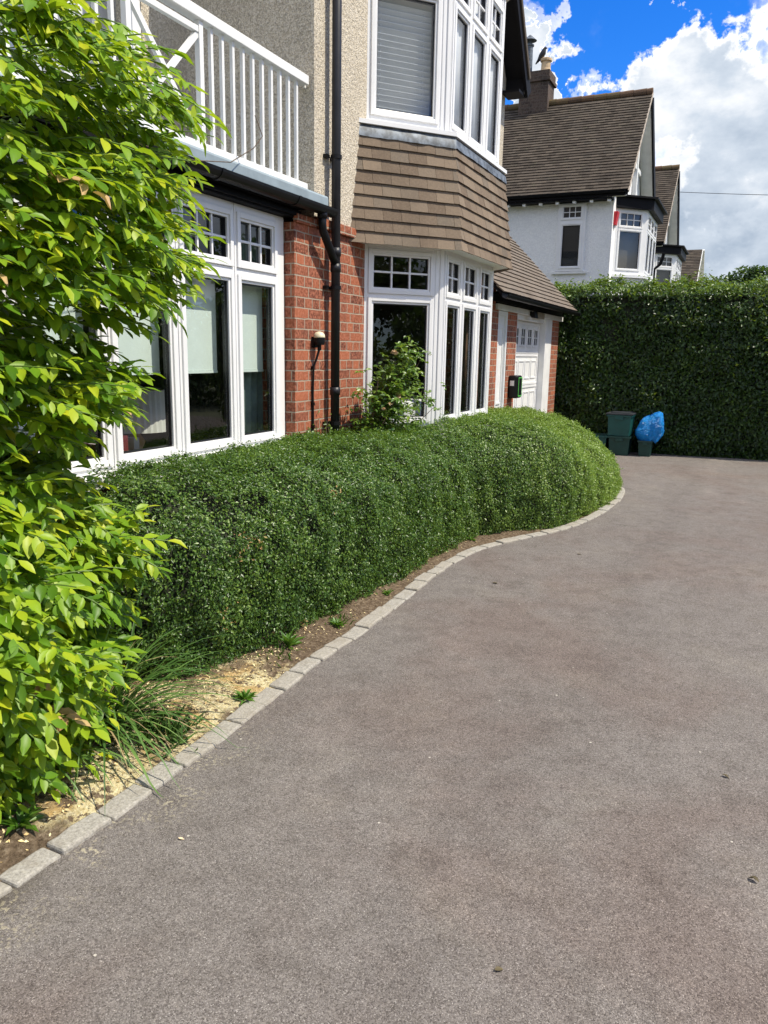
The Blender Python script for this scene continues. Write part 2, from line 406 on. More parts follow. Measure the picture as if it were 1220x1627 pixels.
TEMPL = {
    # (t along, s across, h out of plane)
    'simple': (np.array([(0, 0, 0), (.45, .5, .12), (1, 0, -.06), (.45, -.5, .12)]), [(0, 1, 2), (0, 2, 3)]),
    'oval': (np.array([(0, 0, 0), (.22, .36, .10), (.6, .46, .10), (1, 0, -.10), (.6, -.46, .10), (.22, -.36, .10), (.5, 0, 0)]),
             [(0, 6, 1), (1, 6, 2), (2, 6, 3), (3, 6, 4), (4, 6, 5), (5, 6, 0)]),
    'leaflet': (np.array([(0, 0, 0), (.10, .17, .06), (.30, .43, .14), (.58, .44, .15), (.82, .22, .02), (1, 0, -.09), (.82, -.22, .02), (.58, -.44, .15), (.30, -.43, .14), (.10, -.17, .06), (.30, 0, .035), (.58, 0, .02), (.82, 0, -.07)]),
                [(0, 10, 2, 1), (10, 11, 3, 2), (11, 12, 4, 3), (12, 5, 4), (0, 9, 8, 10), (10, 8, 7, 11), (11, 7, 6, 12), (12, 6, 5)]),
}

def leaves(name, P, N, T, L, W, mats, shape, parent, smooth=False, idx=None, curl=(.4, 1.7)):
    n = len(P); tv, tf = TEMPL[shape]
    N = unit(N); T = T - N * np.sum(T * N, 1, keepdims=True); T = unit(T); S = np.cross(N, T)
    curl = rng.uniform(*curl, (n, 1, 1))
    V = (P[:, None, :] + T[:, None, :] * (tv[None, :, 0:1] * L[:, None, None]) + S[:, None, :] * (tv[None, :, 1:2] * W[:, None, None])
         + N[:, None, :] * (tv[None, :, 2:3] * L[:, None, None]) * curl)
    k = len(tv); me = bpy.data.meshes.new(name)
    me.vertices.add(n * k); me.vertices.foreach_set('co', V.astype(np.float32).ravel())
    fl = np.array([len(f) for f in tf]); fi = np.concatenate([np.array(f) for f in tf])
    loops = (np.arange(n)[:, None] * k + fi[None, :]).ravel()
    tot = np.tile(fl, n); st = np.concatenate([[0], np.cumsum(tot)[:-1]])
    me.loops.add(len(loops)); me.loops.foreach_set('vertex_index', loops.astype(np.int32))
    me.polygons.add(len(tot)); me.polygons.foreach_set('loop_start', st.astype(np.int32)); me.polygons.foreach_set('loop_total', tot.astype(np.int32))
    mats = mats if isinstance(mats, list) else [mats]
    for m in mats: me.materials.append(m)
    if idx is not None: me.polygons.foreach_set('material_index', np.repeat(idx, len(tf)).astype(np.int32))
    if smooth: me.polygons.foreach_set('use_smooth', np.ones(len(tot), bool))
    me.update(calc_edges=True)
    return link(name, me, parent)

def scatter(verts, tris, n):
    v = np.asarray(verts, float); t = np.asarray(tris)
    a, b, c = v[t[:, 0]], v[t[:, 1]], v[t[:, 2]]
    nr = np.cross(b - a, c - a); ar = np.linalg.norm(nr, axis=1)
    k = rng.choice(len(t), n, p=ar / ar.sum()); r1 = np.sqrt(rng.random(n))[:, None]; r2 = rng.random(n)[:, None]
    return a[k] * (1 - r1) + b[k] * (r1 * (1 - r2)) + c[k] * (r1 * r2), unit(nr[k])

def leafdirs(Nsurf, spread, upbias=.3, droop=.2):
    n = len(Nsurf)
    N = unit(Nsurf + rng.normal(0, spread, (n, 3)) + np.array([0, 0, upbias]))
    T = rng.normal(0, 1, (n, 3)) + Nsurf * .6 + np.array([0, 0, -droop])
    return N, T

# ------------------------------------------------------------------ camera
f_px, yaw, pitch, roll = 1228.1, .431746, .204635, .018492
fw = Vector((-math.sin(yaw) * math.cos(pitch), math.cos(yaw) * math.cos(pitch), -math.sin(pitch)))
rt = Vector((math.cos(yaw), math.sin(yaw), 0)); up = rt.cross(fw)
r2 = rt * math.cos(roll) + up * math.sin(roll); u2 = up * math.cos(roll) - rt * math.sin(roll)
cam_d = bpy.data.cameras.new('camera'); cam = bpy.data.objects.new('camera', cam_d); COL.objects.link(cam)
cam_d.sensor_fit = 'VERTICAL'; cam_d.sensor_height = 36; cam_d.lens = f_px / 1627 * 36
cam_d.clip_start = .05; cam_d.clip_end = 2000
cam.matrix_world = Matrix(((r2.x, u2.x, -fw.x, 2.99928), (r2.y, u2.y, -fw.y, 0), (r2.z, u2.z, -fw.z, 1.62), (0, 0, 0, 1)))
scene.camera = cam
CAM = Vector((2.99928, 0, 1.62))
def pxdir(x, y):
    return (r2 * ((x - 610) / f_px) - u2 * ((y - 813.5) / f_px) + fw).normalized()

# ------------------------------------------------------------------ light
SUN = Vector((.54, .085, .84)).normalized()
el = math.asin(SUN.z); az = math.atan2(SUN.x, SUN.y)      # clockwise from +Y
sd = bpy.data.lights.new('sun', 'SUN'); sd.energy = 5.0; sd.angle = R(.5); sd.color = (1, .925, .78)
so = bpy.data.objects.new('sun', sd); COL.objects.link(so); so.rotation_euler = SUN.to_track_quat('Z', 'Y').to_euler(); so.location = (20, 4, 30)

w = bpy.data.worlds.new('World'); scene.world = w; w.use_nodes = True
t = NT(w.node_tree); w.node_tree.nodes.clear()
sky = t.n('ShaderNodeTexSky', sky_type='NISHITA'); sky.sun_disc = False; sky.sun_elevation = el; sky.sun_rotation = az
sky.air_density = 1.0; sky.dust_density = .35; sky.ozone_density = 3.0
d = t.vmath('NORMALIZE', t.n('ShaderNodeTexCoord').outputs['Generated'])
dz = t.n('ShaderNodeSeparateXYZ', {0: d}).outputs[2]
skyc = t.n('ShaderNodeHueSaturation', {'Hue': .505, 'Saturation': 1.42, 'Value': 1.0, 'Color': sky.outputs[0]}).outputs[0]
skyc = t.vmath('MULTIPLY', t.vmath('MULTIPLY', skyc, (.118, .118, .118)), (.68, 1.08, 1.55))
dw = t.vmath('ADD', d, t.vmath('SCALE', t.vmath('SUBTRACT', t.n('ShaderNodeTexNoise', {'Vector': d, 'Scale': 14.0, 'Detail': 6.0, 'Roughness': .6}).outputs['Color'], (.5, .5, .5))))
[n for n in w.node_tree.nodes if n.type == 'VECT_MATH' and n.operation == 'SCALE'][-1].inputs['Scale'].default_value = .055
def blob(x, y, rad, wgt):
    v = pxdir(x, y)
    a = t.vmath('DOT_PRODUCT', dw, tuple(v))
    c = math.cos(rad)
    return t.math('MULTIPLY', t.n('ShaderNodeMapRange', {'Value': a, 'From Min': c, 'From Max': 1.0, 'To Min': 0.0, 'To Max': 1.0}).outputs[0], wgt)
bl = None
for x, y, rd, wg in [(1120, 200, .125, 1.9), (1120, 110, .062, 1.1), (1230, 250, .16, 1.9), (1070, 330, .12, 1.7), (1300, 420, .28, 1.6), (1180, 160, .085, 1.3), (1330, 130, .11, 1.5),
                     (850, 68, .052, .42), (812, 150, .055, 1.7), (960, 140, .055, .36), (1015, 150, .045, .42), (1120, 5, .03, .35), (1680, 150, .30, 1.7), (720, -40, .12, .7), (1010, 260, .10, 1.2)]:
    b = blob(x, y, rd, wg); bl = b if bl is None else t.math('MAXIMUM', bl, b)
fb = t.noise(d, 9, 6, .55); fb2 = t.noise(t.vmath('ADD', d, (.4, .1, .2)), 26, 6, .62)
# scattered unseen clouds above the frame, added and thickened to raise ambient fill
el_far = t.math('MULTIPLY', t.step(t.noise(t.vmath('MULTIPLY', d, (1, 1, 2.2)), 2.1, 3), .40, .56), t.step(t.vmath('DOT_PRODUCT', d, tuple(pxdir(900, 150))), .90, .68))
dens = t.math('ADD', t.math('MAXIMUM', bl, t.math('MULTIPLY', el_far, 1.0)), t.math('ADD', t.math('MULTIPLY', t.math('SUBTRACT', fb, .5), 1.0), t.math('MULTIPLY', t.math('SUBTRACT', fb2, .5), .22)))
mask = t.step(dens, .02, .74)
sh = t.noise(t.vmath('MULTIPLY', t.vmath('ADD', d, (.05, .0, -.03)), (1, 1, 1.7)), 12, 6, .58)
shd = t.math('ADD', t.math('MULTIPLY', t.step(dens, .5, 1.7), .45), t.math('MULTIPLY', t.math('SUBTRACT', sh, .44), 1.6))
low = t.step(dz, .30, .10)
shd = t.math('ADD', shd, t.math('MULTIPLY', low, .35))
cl = t.ramp(shd, [(0, (1.25, 1.24, 1.24)), (.28, (.88, .90, .93)), (.6, (.58, .65, .74)), (1, (.36, .44, .55))])
wc = t.mix(mask, skyc, cl)
bg = t.n('ShaderNodeBackground', {'Color': wc, 'Strength': 1.0}).outputs[0]
t.nt.links.new(bg, t.n('ShaderNodeOutputWorld').inputs['Surface'])

vs_ = scene.view_settings; vs_.view_transform = 'Standard'; vs_.look = 'None'; vs_.gamma = 1; vs_.use_curve_mapping = False; vs_.exposure = .22
cy = scene.cycles; cy.use_denoising = True; cy.denoiser = 'OPENIMAGEDENOISE'
cy.max_bounces = 8; cy.transparent_max_bounces = 12; cy.diffuse_bounces = 3; cy.glossy_bounces = 3; cy.caustics_reflective = False; cy.caustics_refractive = False

# ================================================================== SETTING
def sheet(name, pts, z, m, kind='structure', label=None, cat=None):
    mb = MB(); mb.add([(x, y, z) for x, y in pts], [tuple(range(len(pts)))])
    return tag(mb.build(name, m), label, cat, None, kind)
M['field'] = simple('distant_ground', (.10, .11, .06), .95, var=.4, scale=.5)
sheet('ground', [(-400, -400), (400, -400), (400, 400), (-400, 400)], -.03, M['field'], 'structure', 'ground reaching out past the gardens to the horizon', 'ground')
# kerb path (driveway side of the setts)
KP = [(1.13, .2), (1.13, .8), (1.132, 1.36), (1.15, 1.9), (1.145, 2.43), (1.125, 2.9), (1.10, 3.4), (1.105, 3.95), (1.08, 4.6), (1.055, 5.2), (1.07, 5.75), (1.15, 6.2), (1.33, 6.62), (1.52, 7.03), (1.66, 7.5), (1.75, 8.05), (1.80, 8.6), (1.81, 9.2), (1.76, 9.75), (1.58, 10.3), (1.25, 10.72), (.8, 10.92), (.15, 10.98)]
def smooth_path(P, step=.02):
    P = np.array(P); out = []
    for i in range(len(P) - 1):
        p0, p1, p2, p3 = P[max(i - 1, 0)], P[i], P[i + 1], P[min(i + 2, len(P) - 1)]
        n = max(2, int(np.linalg.norm(p2 - p1) / step))
        for k in range(n):
            s = k / n
            out.append(.5 * ((2 * p1) + (p2 - p0) * s + (2 * p0 - 5 * p1 + 4 * p2 - p3) * s * s + (3 * p1 - p0 - 3 * p2 + p3) * s ** 3))
    out.append(P[-1]); return np.array(out)
KS = smooth_path(KP)
kl = np.concatenate([[0], np.cumsum(np.linalg.norm(np.diff(KS, axis=0), axis=1))])
def kat(s):
    p = np.array([np.interp(s, kl, KS[:, 0]), np.interp(s, kl, KS[:, 1])])
    q = np.array([np.interp(s + .05, kl, KS[:, 0]), np.interp(s + .05, kl, KS[:, 1])]); o = np.array([np.interp(s - .05, kl, KS[:, 0]), np.interp(s - .05, kl, KS[:, 1])])
    d = (q - o) / np.linalg.norm(q - o); return p, d
# driveway: one sheet; the bed lies over it inside the kerb
sheet('driveway', [(-3, -12), (14, -12), (14, 15.2), (-3, 15.2)], 0, M['asphalt'], 'structure', 'brownish grey tarmac driveway curving round the clipped hedge', 'driveway')
inner = []
for s in np.arange(0, kl[-1], .1):
    p, d_ = kat(s); nrm = np.array([-d_[1], d_[0]])
    inner.append(p + nrm * .06)
bp = [(float(a), float(b)) for a, b in inner] + [(-.4, 10.98), (-.4, .2)]
def bed_z(x, y):
    q = np.c_[x, y, np.zeros(len(x))]; kx_ = np.interp(y, np.maximum.accumulate(KS[:, 1]), KS[:, 0]) - .06
    return (.004 + .034 * vnoise(q, 5, 3) + .015 * vnoise(q, 17, 4)) * np.clip((kx_ - x) / .16, .12, 1)
def bed_mesh():
    xs = np.arange(-.3, 1.85, .045); ys = np.arange(.2, 11, .045)
    kx = np.interp(ys, KS[:, 1][:900] if False else np.maximum.accumulate(KS[:, 1]), KS[:, 0]) - .06
    mb = MB(); vid = {}
    G = np.array([(x, y) for y in ys for x in xs])
    zz = bed_z(G[:, 0], G[:, 1])
    nx = len(xs); vs = []; fs = []
    for j, y in enumerate(ys):
        for i, x in enumerate(xs):
            xx = min(x, kx[j]); vs.append((xx, y, float(zz[j * nx + i])))
    for j in range(len(ys) - 1):
        for i in range(nx - 1):
            if xs[i] < max(kx[j], kx[j + 1]): fs.append((j * nx + i, j * nx + i + 1, (j + 1) * nx + i + 1, (j + 1) * nx + i))
    mb.add(vs, fs); return mb
tag(bed_mesh().build('planting_bed', M['soil'], smooth=True), 'strip of brown soil and spilt yellow sawdust behind the kerb', 'soil', None, 'structure')

# kerb setts: each stone its own object
s = .25; first = True
while s < kl[-1] - .25:
    ln = random.uniform(.175, .222); gap = .008
    mb = MB(); n = 4; ins = []; outs = []
    c, dc = kat(s + ln / 2)
    jit = random.uniform(-.006, .006); wd = random.uniform(.088, .104); ht = random.uniform(.009, .019)
    for k in range(n + 1):
        p, d_ = kat(s + gap / 2 + (ln - gap) * k / n); nr = np.array([-d_[1], d_[0]])
        o = p + nr * jit - c; i = p + nr * (jit + wd) - c
        w_ = random.uniform(-.004, .004); outs.append(o + nr * w_); ins.append(i + nr * random.uniform(-.004, .004))
    vs = []; tilt = random.uniform(-.004, .004)
    for k in range(n + 1):
        for q, e in ((outs[k], -.0), (ins[k], .0)):
            vs.append((q[0], q[1], -.05))
            vs.append((q[0], q[1], ht + tilt * (k - n / 2) / n + random.uniform(-.002, .002)))
    fs = []
    for k in range(n):
        a = 4 * k; b = a + 4
        fs += [(a + 1, b + 1, b + 3, a + 3), (a, b, b + 1, a + 1), (a + 2, a + 3, b + 3, b + 2)]
    fs += [(0, 1, 3, 2), (4 * n, 4 * n + 2, 4 * n + 3, 4 * n + 1)]
    mb.add(vs, fs)
    o = mb.build('kerb_stone', M['granite'], bevel=.009); o.location = (c[0], c[1], 0)
    tag(o, 'pale grey granite sett, one of the row edging the tarmac drive', 'kerb stone', 'granite setts of the kerb row')
    s += ln
print('kerb done')

# ================================================================== HOUSE
house = empty('house', (0, 6, 0), 'nearest house, cream roughcast over red brick with white bay windows and balcony', 'house')

def gable_poly(mb, pts, x0, x1):
    mb.extr(pts, x0, x1, lambda p, tt: (tt, p[0], p[1]))

# --- brick walls of the ground floor
mb = MB()
mb.box((-.30, 4.915, 0), (0, 6.06, 2.50))                       # pier beside the window
mb.box((-.30, .2, 0), (-.02, 2.02, 2.50))                        # wall left of the window
mb.box((-.30, 2.02, 0), (-.005, 4.915, .895))                    # dwarf wall under the window
mb.box((-.30, 8.62, 0), (0, 9.78, 2.50))
for a, b in (((0, 6.03), (.495, 6.605)), ((.495, 6.605), (.495, 8.03)), ((.495, 8.03), (0, 8.6))):
    F = Face(a, (b[0] - a[0], b[1] - a[1])); L = math.dist(a, b)
    mb.fbox(F, 0, L, 0, .875, -.2, -.01)
mb.build('brick_wall', M['brick'], house)
mb = MB(); mb.box((-.02, 5.225, 2.505), (.032, 6.02, 2.578)); mb.box((-.02, 4.93, 2.50), (.018, 5.2, 2.56))
mb.build('brick_band', M['brick'], house, bevel=.004)

# --- roughcast upper walls
CY0 = 5.194
mb = MB()
mb.box((-.28, CY0, 2.58), (0, 6.10, 5.6)); mb.box((-.28, 8.56, 2.50), (0, 9.78, 5.0))
mb.box((-.28, 6.10, 4.98), (0, 8.56, 5.6))
mb.box((-6, CY0, 2.55), (-.28, CY0 + .25, 7.2))                 # return wall beside the balcony
mb.box((-1.35, .2, 2.55), (-1.12, 2.55, 5.6)); mb.box((-1.35, 4.72, 2.55), (-1.12, CY0, 5.6)); mb.box((-1.35, 2.55, 4.75), (-1.12, 4.72, 5.6))
mb.box((-6, 9.53, 0), (-.30, 9.78, 5.0))
gable_poly(mb, [(CY0 + .05, 5.6), (9.7, 5.0), (9.7, 5.02), (7.4, 7.95)], -.28, -.01)
mb.build('rendered_wall', M['cream'], house)

# --- windows
def glazed(F, lights, z0, z1, T0, T1, top, parent, glz, nm='bay', fix=None, bars=(3, 2)):
    """lights: (pane u0, pane u1); z0..z1 lower pane, T0..T1 upper pane"""
    for i, (a, b) in enumerate(lights):
        c = MB(); c.ring(F, a - .052, b + .052, z0 - .052, z1 + .052, .034, -.055, .013); c.ring(F, a - .018, b + .018, z0 - .018, z1 + .018, .018, -.055, .002)
        c.build('casement', M['upvc'], parent, bevel=.003, world=False)
        c = MB(); c.ring(F, a - .052, b + .052, T0 - .05, T1 + .05, .033, -.055, .013); c.ring(F, a - .017, b + .017, T0 - .017, T1 + .017, .017, -.055, .002)
        nb, nr = bars
        for k in range(1, nb):
            u = a + (b - a) * k / nb; c.fbox(F, u - .008, u + .008, T0, T1, -.026, -.009)
        for k in range(1, nr):
            zz = T0 + (T1 - T0) * k / nr
            for q in range(nb):
                ua = a + (b - a) * q / nb + (.008 if q else 0); ub = a + (b - a) * (q + 1) / nb - (.008 if q < nb - 1 else 0)
                c.fbox(F, ua, ub, zz - .008, zz + .008, -.025, -.010)
        c.build('fanlight', M['upvc'], parent, bevel=.002, world=False)
        g = MB(); g.ring(F, a, b, z0, z1, .007, -.05, -.012); g.ring(F, a, b, T0, T1, .006, -.05, -.012); glz['g'].v, glz['g'].f
        glz['g'].add(g.v, g.f)
        glz['p'].quad(F, a, b, z0, z1, -.019); glz['p'].quad(F, a, b, T0, T1, -.0275)

# left window
F = Face((-.08, 0), (0, 1))
lt = [(4.385, 4.752), (3.812, 4.238), (3.24, 3.658), (2.68, 3.096), (2.12, 2.54)]
bd = [4.905, 4.31, 3.736, 3.17, 2.61, 2.04]
mb = MB()
for i in range(5):
    u1, u0 = bd[i] - .003, bd[i + 1] + .003
    if i == 0: mb.fbox(F, 4.803, u1, .955, 2.53, -.07, 0); mb.fbox(F, u0, 4.334, .955, 2.53, -.07, 0); ua, ub = 4.334, 4.803
    else:
        a, b = lt[i]; mb.fbox(F, b + .051, u1, .955, 2.53, -.07, 0); mb.fbox(F, u0, a - .051, .955, 2.53, -.07, 0); ua, ub = a - .051, b + .051
    mb.fbox(F, ua, ub, .955, .99, -.07, 0); mb.fbox(F, ua, ub, 2.096, 2.136, -.07, 0); mb.fbox(F, ua, ub, 2.48, 2.53, -.07, 0)
lw = mb.build('window', M['upvc'], house, bevel=.003)
lw['label'] = 'long white window with roller blinds under the balcony'
glz = {'g': MB(), 'p': MB()}
glazed(F, lt, 1.04, 2.045, 2.187, 2.43, 2.53, lw, glz)
glz['g'].build('gasket', M['gasket'], lw, world=False); glz['p'].build('glass_pane', M['glass'], lw, world=False)
mb = MB(); mb.box((-.155, 2.0, .897), (.035, 4.93, .952)); mb.build('sill', M['upvc'], lw, bevel=.004, world=False)

# bays
B0, B1, B2, B3 = (0, 6.03), (.495, 6.605), (.495, 8.03), (0, 8.60)
FB = [Face(B0, (.495, .575)), Face(B1, (0, 1)), Face(B2, (-.495, .57))]
LB = [math.dist(B0, B1), math.dist(B1, B2), math.dist(B2, B3)]
BL = [[(.085, .60)], [(6.70 - 6.605, 6.99 - 6.605), (7.15 - 6.605, 7.46 - 6.605), (7.635 - 6.605, 7.915 - 6.605)], [(.16, .67)]]
def bay(z_lo, z0, z1, T0, T1, z_hi, gm, sill):
    bw = MB()
    for i, (Fb, L) in enumerate(zip(FB, LB)):
        li = BL[i]; prev = 0 if i == 0 else .004
        edges = []
        for a, b in li:
            bw.fbox(Fb, prev, a - .051, z_lo, z_hi, -.07, 0)
            for za, zb in ((z_lo, z0 - .051), (z1 + .051, T0 - .049), (T1 + .049, z_hi)):
                bw.fbox(Fb, a - .051, b + .051, za, zb, -.07, 0)
            prev = b + .051
        bw.fbox(Fb, prev, L - .004 if i < 2 else L, z_lo, z_hi, -.07, 0)
    # rebated corner posts
    for i in (0, 1):
        Fb, L = FB[i], LB[i]; F2 = FB[i + 1]
        bw.fbox(Fb, L - .088, L - .062, z_lo + .002, z_hi - .002, 0, .006); bw.fbox(Fb, L - .045, L - .012, z_lo + .002, z_hi - .002, 0, .010)
        bw.fbox(F2, .010, .035, z_lo + .002, z_hi - .002, 0, .008)
    o = bw.build('bay_window', M['upvc'], house, bevel=.003)
    gz = {'g': MB(), 'p': MB()}
    for i in range(3):
        glazed(FB[i], BL[i], z0, z1, T0, T1, z_hi, o, gz, bars=((3, 2) if i != 1 else (2, 2)))
    gz['g'].build('gasket', M['gasket'], o, world=False); gz['p'].build('glass_pane', gm, o, world=False)
    sb = MB()
    for i in range(3):
        e0 = -1.17 * sill if i == 0 else -.369 * sill; e1 = LB[i] + (1.17 * sill if i == 2 else .369 * sill)
        Fb = FB[i]; ti = .369 * .06
        sb.hexa([Fb.p(0 + (0 if i == 0 else ti), z_lo - .045, -.06), Fb.p(LB[i] - ti, z_lo - .045, -.06), Fb.p(e1, z_lo - .045, sill), Fb.p(e0, z_lo - .045, sill),
                 Fb.p(0 + (0 if i == 0 else ti), z_lo - .001, -.06), Fb.p(LB[i] - ti, z_lo - .001, -.06), Fb.p(e1, z_lo - .012, sill), Fb.p(e0, z_lo - .012, sill)])
    sb.build('sill', M['upvc'], o, world=False)
    return o
bay_lo = bay(.90, 1.052, 2.02, 2.152, 2.408, 2.50, M['glass'], .035); bay_lo['label'] = 'lower bay window behind the rose bush'
bay_up = bay(3.44, 3.54, 4.395, 4.535, 4.81, 4.98, M['glass2'], .085); bay_up['label'] = 'upper bay window with venetian blind and net curtains'
mb = MB()
poly = [(-.0, 5.92), (.66, 6.54), (.66, 8.09), (0, 8.7)]
mb.extr(poly, 2.49, 2.50, lambda p, z: (p[0], p[1], z))
mb.build('bay_soffit', M['white'], house)
# roughcast head over the upper bay and its lead cap
mb = MB()
mb.extr([(0.001, 5.97), (.53, 6.575), (.53, 8.06), (.001, 8.66)], 4.985, 5.5, lambda p, z: (p[0], p[1], z))
mb.build('bay_head', M['cream'], house)

# hung tiles between the bays
mb = MB(); rows = 9; zt, zb = 3.325, 2.475; rh = (zt - zb) / rows
for i, (Fb, L) in enumerate(zip(FB, LB)):
    for r_ in range(rows):
        z0 = zb + r_ * rh; z1 = z0 + rh * 1.55
        fb_ = lambda z: .055 + .105 * max(0, (zt - z)) / (zt - zb)
        n0 = fb_(z0) + .026; n1 = fb_(z1) + .003
        lim = lambda n: ((-1.17 * n if i == 0 else -.369 * n), L + (1.17 * n if i == 2 else .369 * n))
        a0, b0 = lim(n0); a1, b1 = lim(n1)
        u = -.4 + (.0825 if r_ % 2 else 0)
        while u < L + .4:
            v0, v1 = u + .001, u + .1635; jz = random.uniform(-.002, .002); jn = random.uniform(0, .003)
            c = lambda v, lo, hi: min(max(v, lo), hi)
            p0, p1, q0, q1 = c(v0, a0, b0), c(v1, a0, b0), c(v0, a1, b1), c(v1, a1, b1)
            if p1 - p0 > .01 or q1 - q0 > .01:
                th = .013
                mb.hexa([Fb.p(p0, z0 + jz, n0 + jn - th), Fb.p(p1, z0 + jz, n0 + jn - th), Fb.p(p1, z0 + jz, n0 + jn), Fb.p(p0, z0 + jz, n0 + jn),
                         Fb.p(q0, z1, n1 - th), Fb.p(q1, z1, n1 - th), Fb.p(q1, z1, n1), Fb.p(q0, z1, n1)])
            u += .165
mb.build('tile_hanging', M['hung'], house)
mb = MB()                                                           # boarding behind the tiles
for i, (Fb, L) in enumerate(zip(FB, LB)):
    lim = lambda n: ((-1.17 * n if i == 0 else -.369 * n), L + (1.17 * n if i == 2 else .369 * n))
    a, b = lim(.13); c_, d_ = lim(.035)
    mb.add([Fb.p(a, 2.497, .13), Fb.p(b, 2.497, .13), Fb.p(d_, 3.33, .035), Fb.p(c_, 3.33, .035)], [(0, 1, 2, 3)])
mb.build('backing_board', M['blackpaint'], house)
mb = MB()                                                           # lead apron, dressed in uneven steps
for i, (Fb, L) in enumerate(zip(FB, LB)):
    lim = lambda n: ((-1.17 * n if i == 0 else -.369 * n), L + (1.17 * n if i == 2 else .369 * n))
    a, b = lim(.085); n = 14; vs = []; fs = []
    for k in range(n + 1):
        u = a + (b - a) * k / n; wv = random.uniform(-.006, .006) if 0 < k < n else 0
        vs += [Fb.p(u, 3.300 + random.uniform(-.004, .004), .088 + wv), Fb.p(u, 3.365, .078 + wv * .6), Fb.p(u, 3.398, .055)]
    for k in range(n):
        for q in range(2): fs.append((3 * k + q, 3 * k + 3 + q, 3 * k + 4 + q, 3 * k + 1 + q))
    mb.add(vs, fs)
mb.build('lead_flashing', M['lead'], house, smooth=True)

# flat lead roof over the left window, fascia and gutter
mb = MB()
mb.extr([(-1.12, 2.66), (-1.12, 2.765), (-.02, 2.742), (.115, 2.705), (.122, 2.692), (.122, 2.642), (.108, 2.642), (.02, 2.66)], .2, 5.185, lambda p, y: (p[0], y, p[1]))
mb.build('flat_roof', M['leadroof'], house)
mb = MB(); mb.box((-.30, .2, 2.532), (-.012, 4.99, 2.62)); mb.box((-.012, .2, 2.545), (.012, 4.99, 2.575)); mb.box((-.012, .2, 2.59), (.020, 4.99, 2.615)); mb.box((-.30, .2, 2.622), (.04, 5.17, 2.655))
mb.build('fascia', M['blackpaint'], house, bevel=.003)
def halfround(x, z, r, y0, y1):
    a = [math.pi + math.pi * k / 10 for k in range(11)]
    return [(x + r * math.cos(q), z + r * math.sin(q)) for q in a] + [(x + (r - .006) * math.cos(q), z + (r - .006) * math.sin(q)) for q in reversed(a)]
mb = MB(); mb.extr(halfround(.088, 2.635, .055, 0, 0), .2, 5.30, lambda p, y: (p[0], y, p[1]))
mb.extr([(.088 + .055 * math.cos(q), 2.635 + .055 * math.sin(q)) for q in [math.pi + math.pi * k / 10 for k in range(11)]], 5.30, 5.305, lambda p, y: (p[0], y, p[1]))
for y in (1.2, 2.1, 3.0, 3.9, 4.75): mb.extr(halfround(.088, 2.635, .0605, 0, 0), y, y + .03, lambda p, q: (p[0], q, p[1]))
gut = mb.build('gutter', M['black'], house)
mb = MB(); mb.tube([(.088, 5.16, 2.60), (.088, 5.16, 2.51), (.086, 5.175, 2.47), (.080, 5.30, 2.345), (.073, 5.375, 2.275)], .030, 14)
mb.tube([(.088, 5.16, 2.60), (.088, 5.16, 2.555)], .037, 14); mb.build('swan_neck', M['black'], house, smooth=True)
mb = MB(); PY = 5.395
mb.tube([(.072, PY, .55), (.072, PY, 6.4)], .034, 18); dp = mb.build('downpipe', M['pipe'], house, smooth=True)
for z in (2.35, 2.235, 1.31):
    mb = MB(); mb.tube([(.072, PY, z - .03), (.072, PY, z + .03)], .040, 18); mb.build('collar', M['pipe'], dp, smooth=True, world=False)
for z in (3.02, 2.09, 1.06, 4.2):
    mb = MB(); mb.tube([(.072, PY, z - .014), (.072, PY, z + .014)], .042, 18); mb.box((0, PY - .075, z - .012), (.035, PY - .03, z + .012)); mb.box((.0, PY + .03, z - .012), (.035, PY + .07, z + .012))
    mb.build('bracket', M['black'], dp, world=False)

# balcony railing
rail = MB(); X = -.06
rail.box((X - .035, .2, 3.452), (X + .035, 5.165, 3.512)); rail.box((X - .02, .2, 2.755), (X + .025, 5.165, 2.80)); rail.box((X - .015, 5.165, 3.44), (X + .0, 5.19, 3.52))
rl = rail.build('balcony_railing', M['white'], house, bevel=.004)
for Y in (3.98, 3.39, 2.25):
    mb = MB(); mb.box((X - .018, Y - .018, 2.80), (X + .018, Y + .018, 3.452)); mb.build('post', M['white'], rl, bevel=.002, world=False)
mb = MB(); mb.box((X - .015, 3.41, 3.385), (X + .015, 3.96, 3.418)); mb.build('top_bar', M['white'], rl, bevel=.002, world=False)
for a, b in (((3.41, 2.81), (3.96, 3.38)), ((3.41, 3.38), (3.96, 2.81))):
    dy, dz_ = b[0] - a[0], b[1] - a[1]; l = math.hypot(dy, dz_); ny, nz = -dz_ / l * .016, dy / l * .016; sx = .003 if dz_ > 0 else 0
    mb = MB(); mb.extr([(a[0] + ny, a[1] + nz), (a[0] - ny, a[1] - nz), (b[0] - ny, b[1] - nz), (b[0] + ny, b[1] + nz)], X - .012 - sx, X + .012 - sx, lambda p, x: (x, p[0], p[1]))
    mb.build('brace', M['white'], rl, world=False)
ys = [3.98 + .1065 * k for k in range(1, 11)] + [3.39 - .107 * k for k in range(1, 10)] + [2.25 - .107 * k for k in range(1, 8)]
for Y in ys:
    mb = MB(); mb.box((X - .011, Y - .011, 2.80), (X + .011, Y + .011, 3.452)); mb.build('baluster', M['white'], rl, world=False)
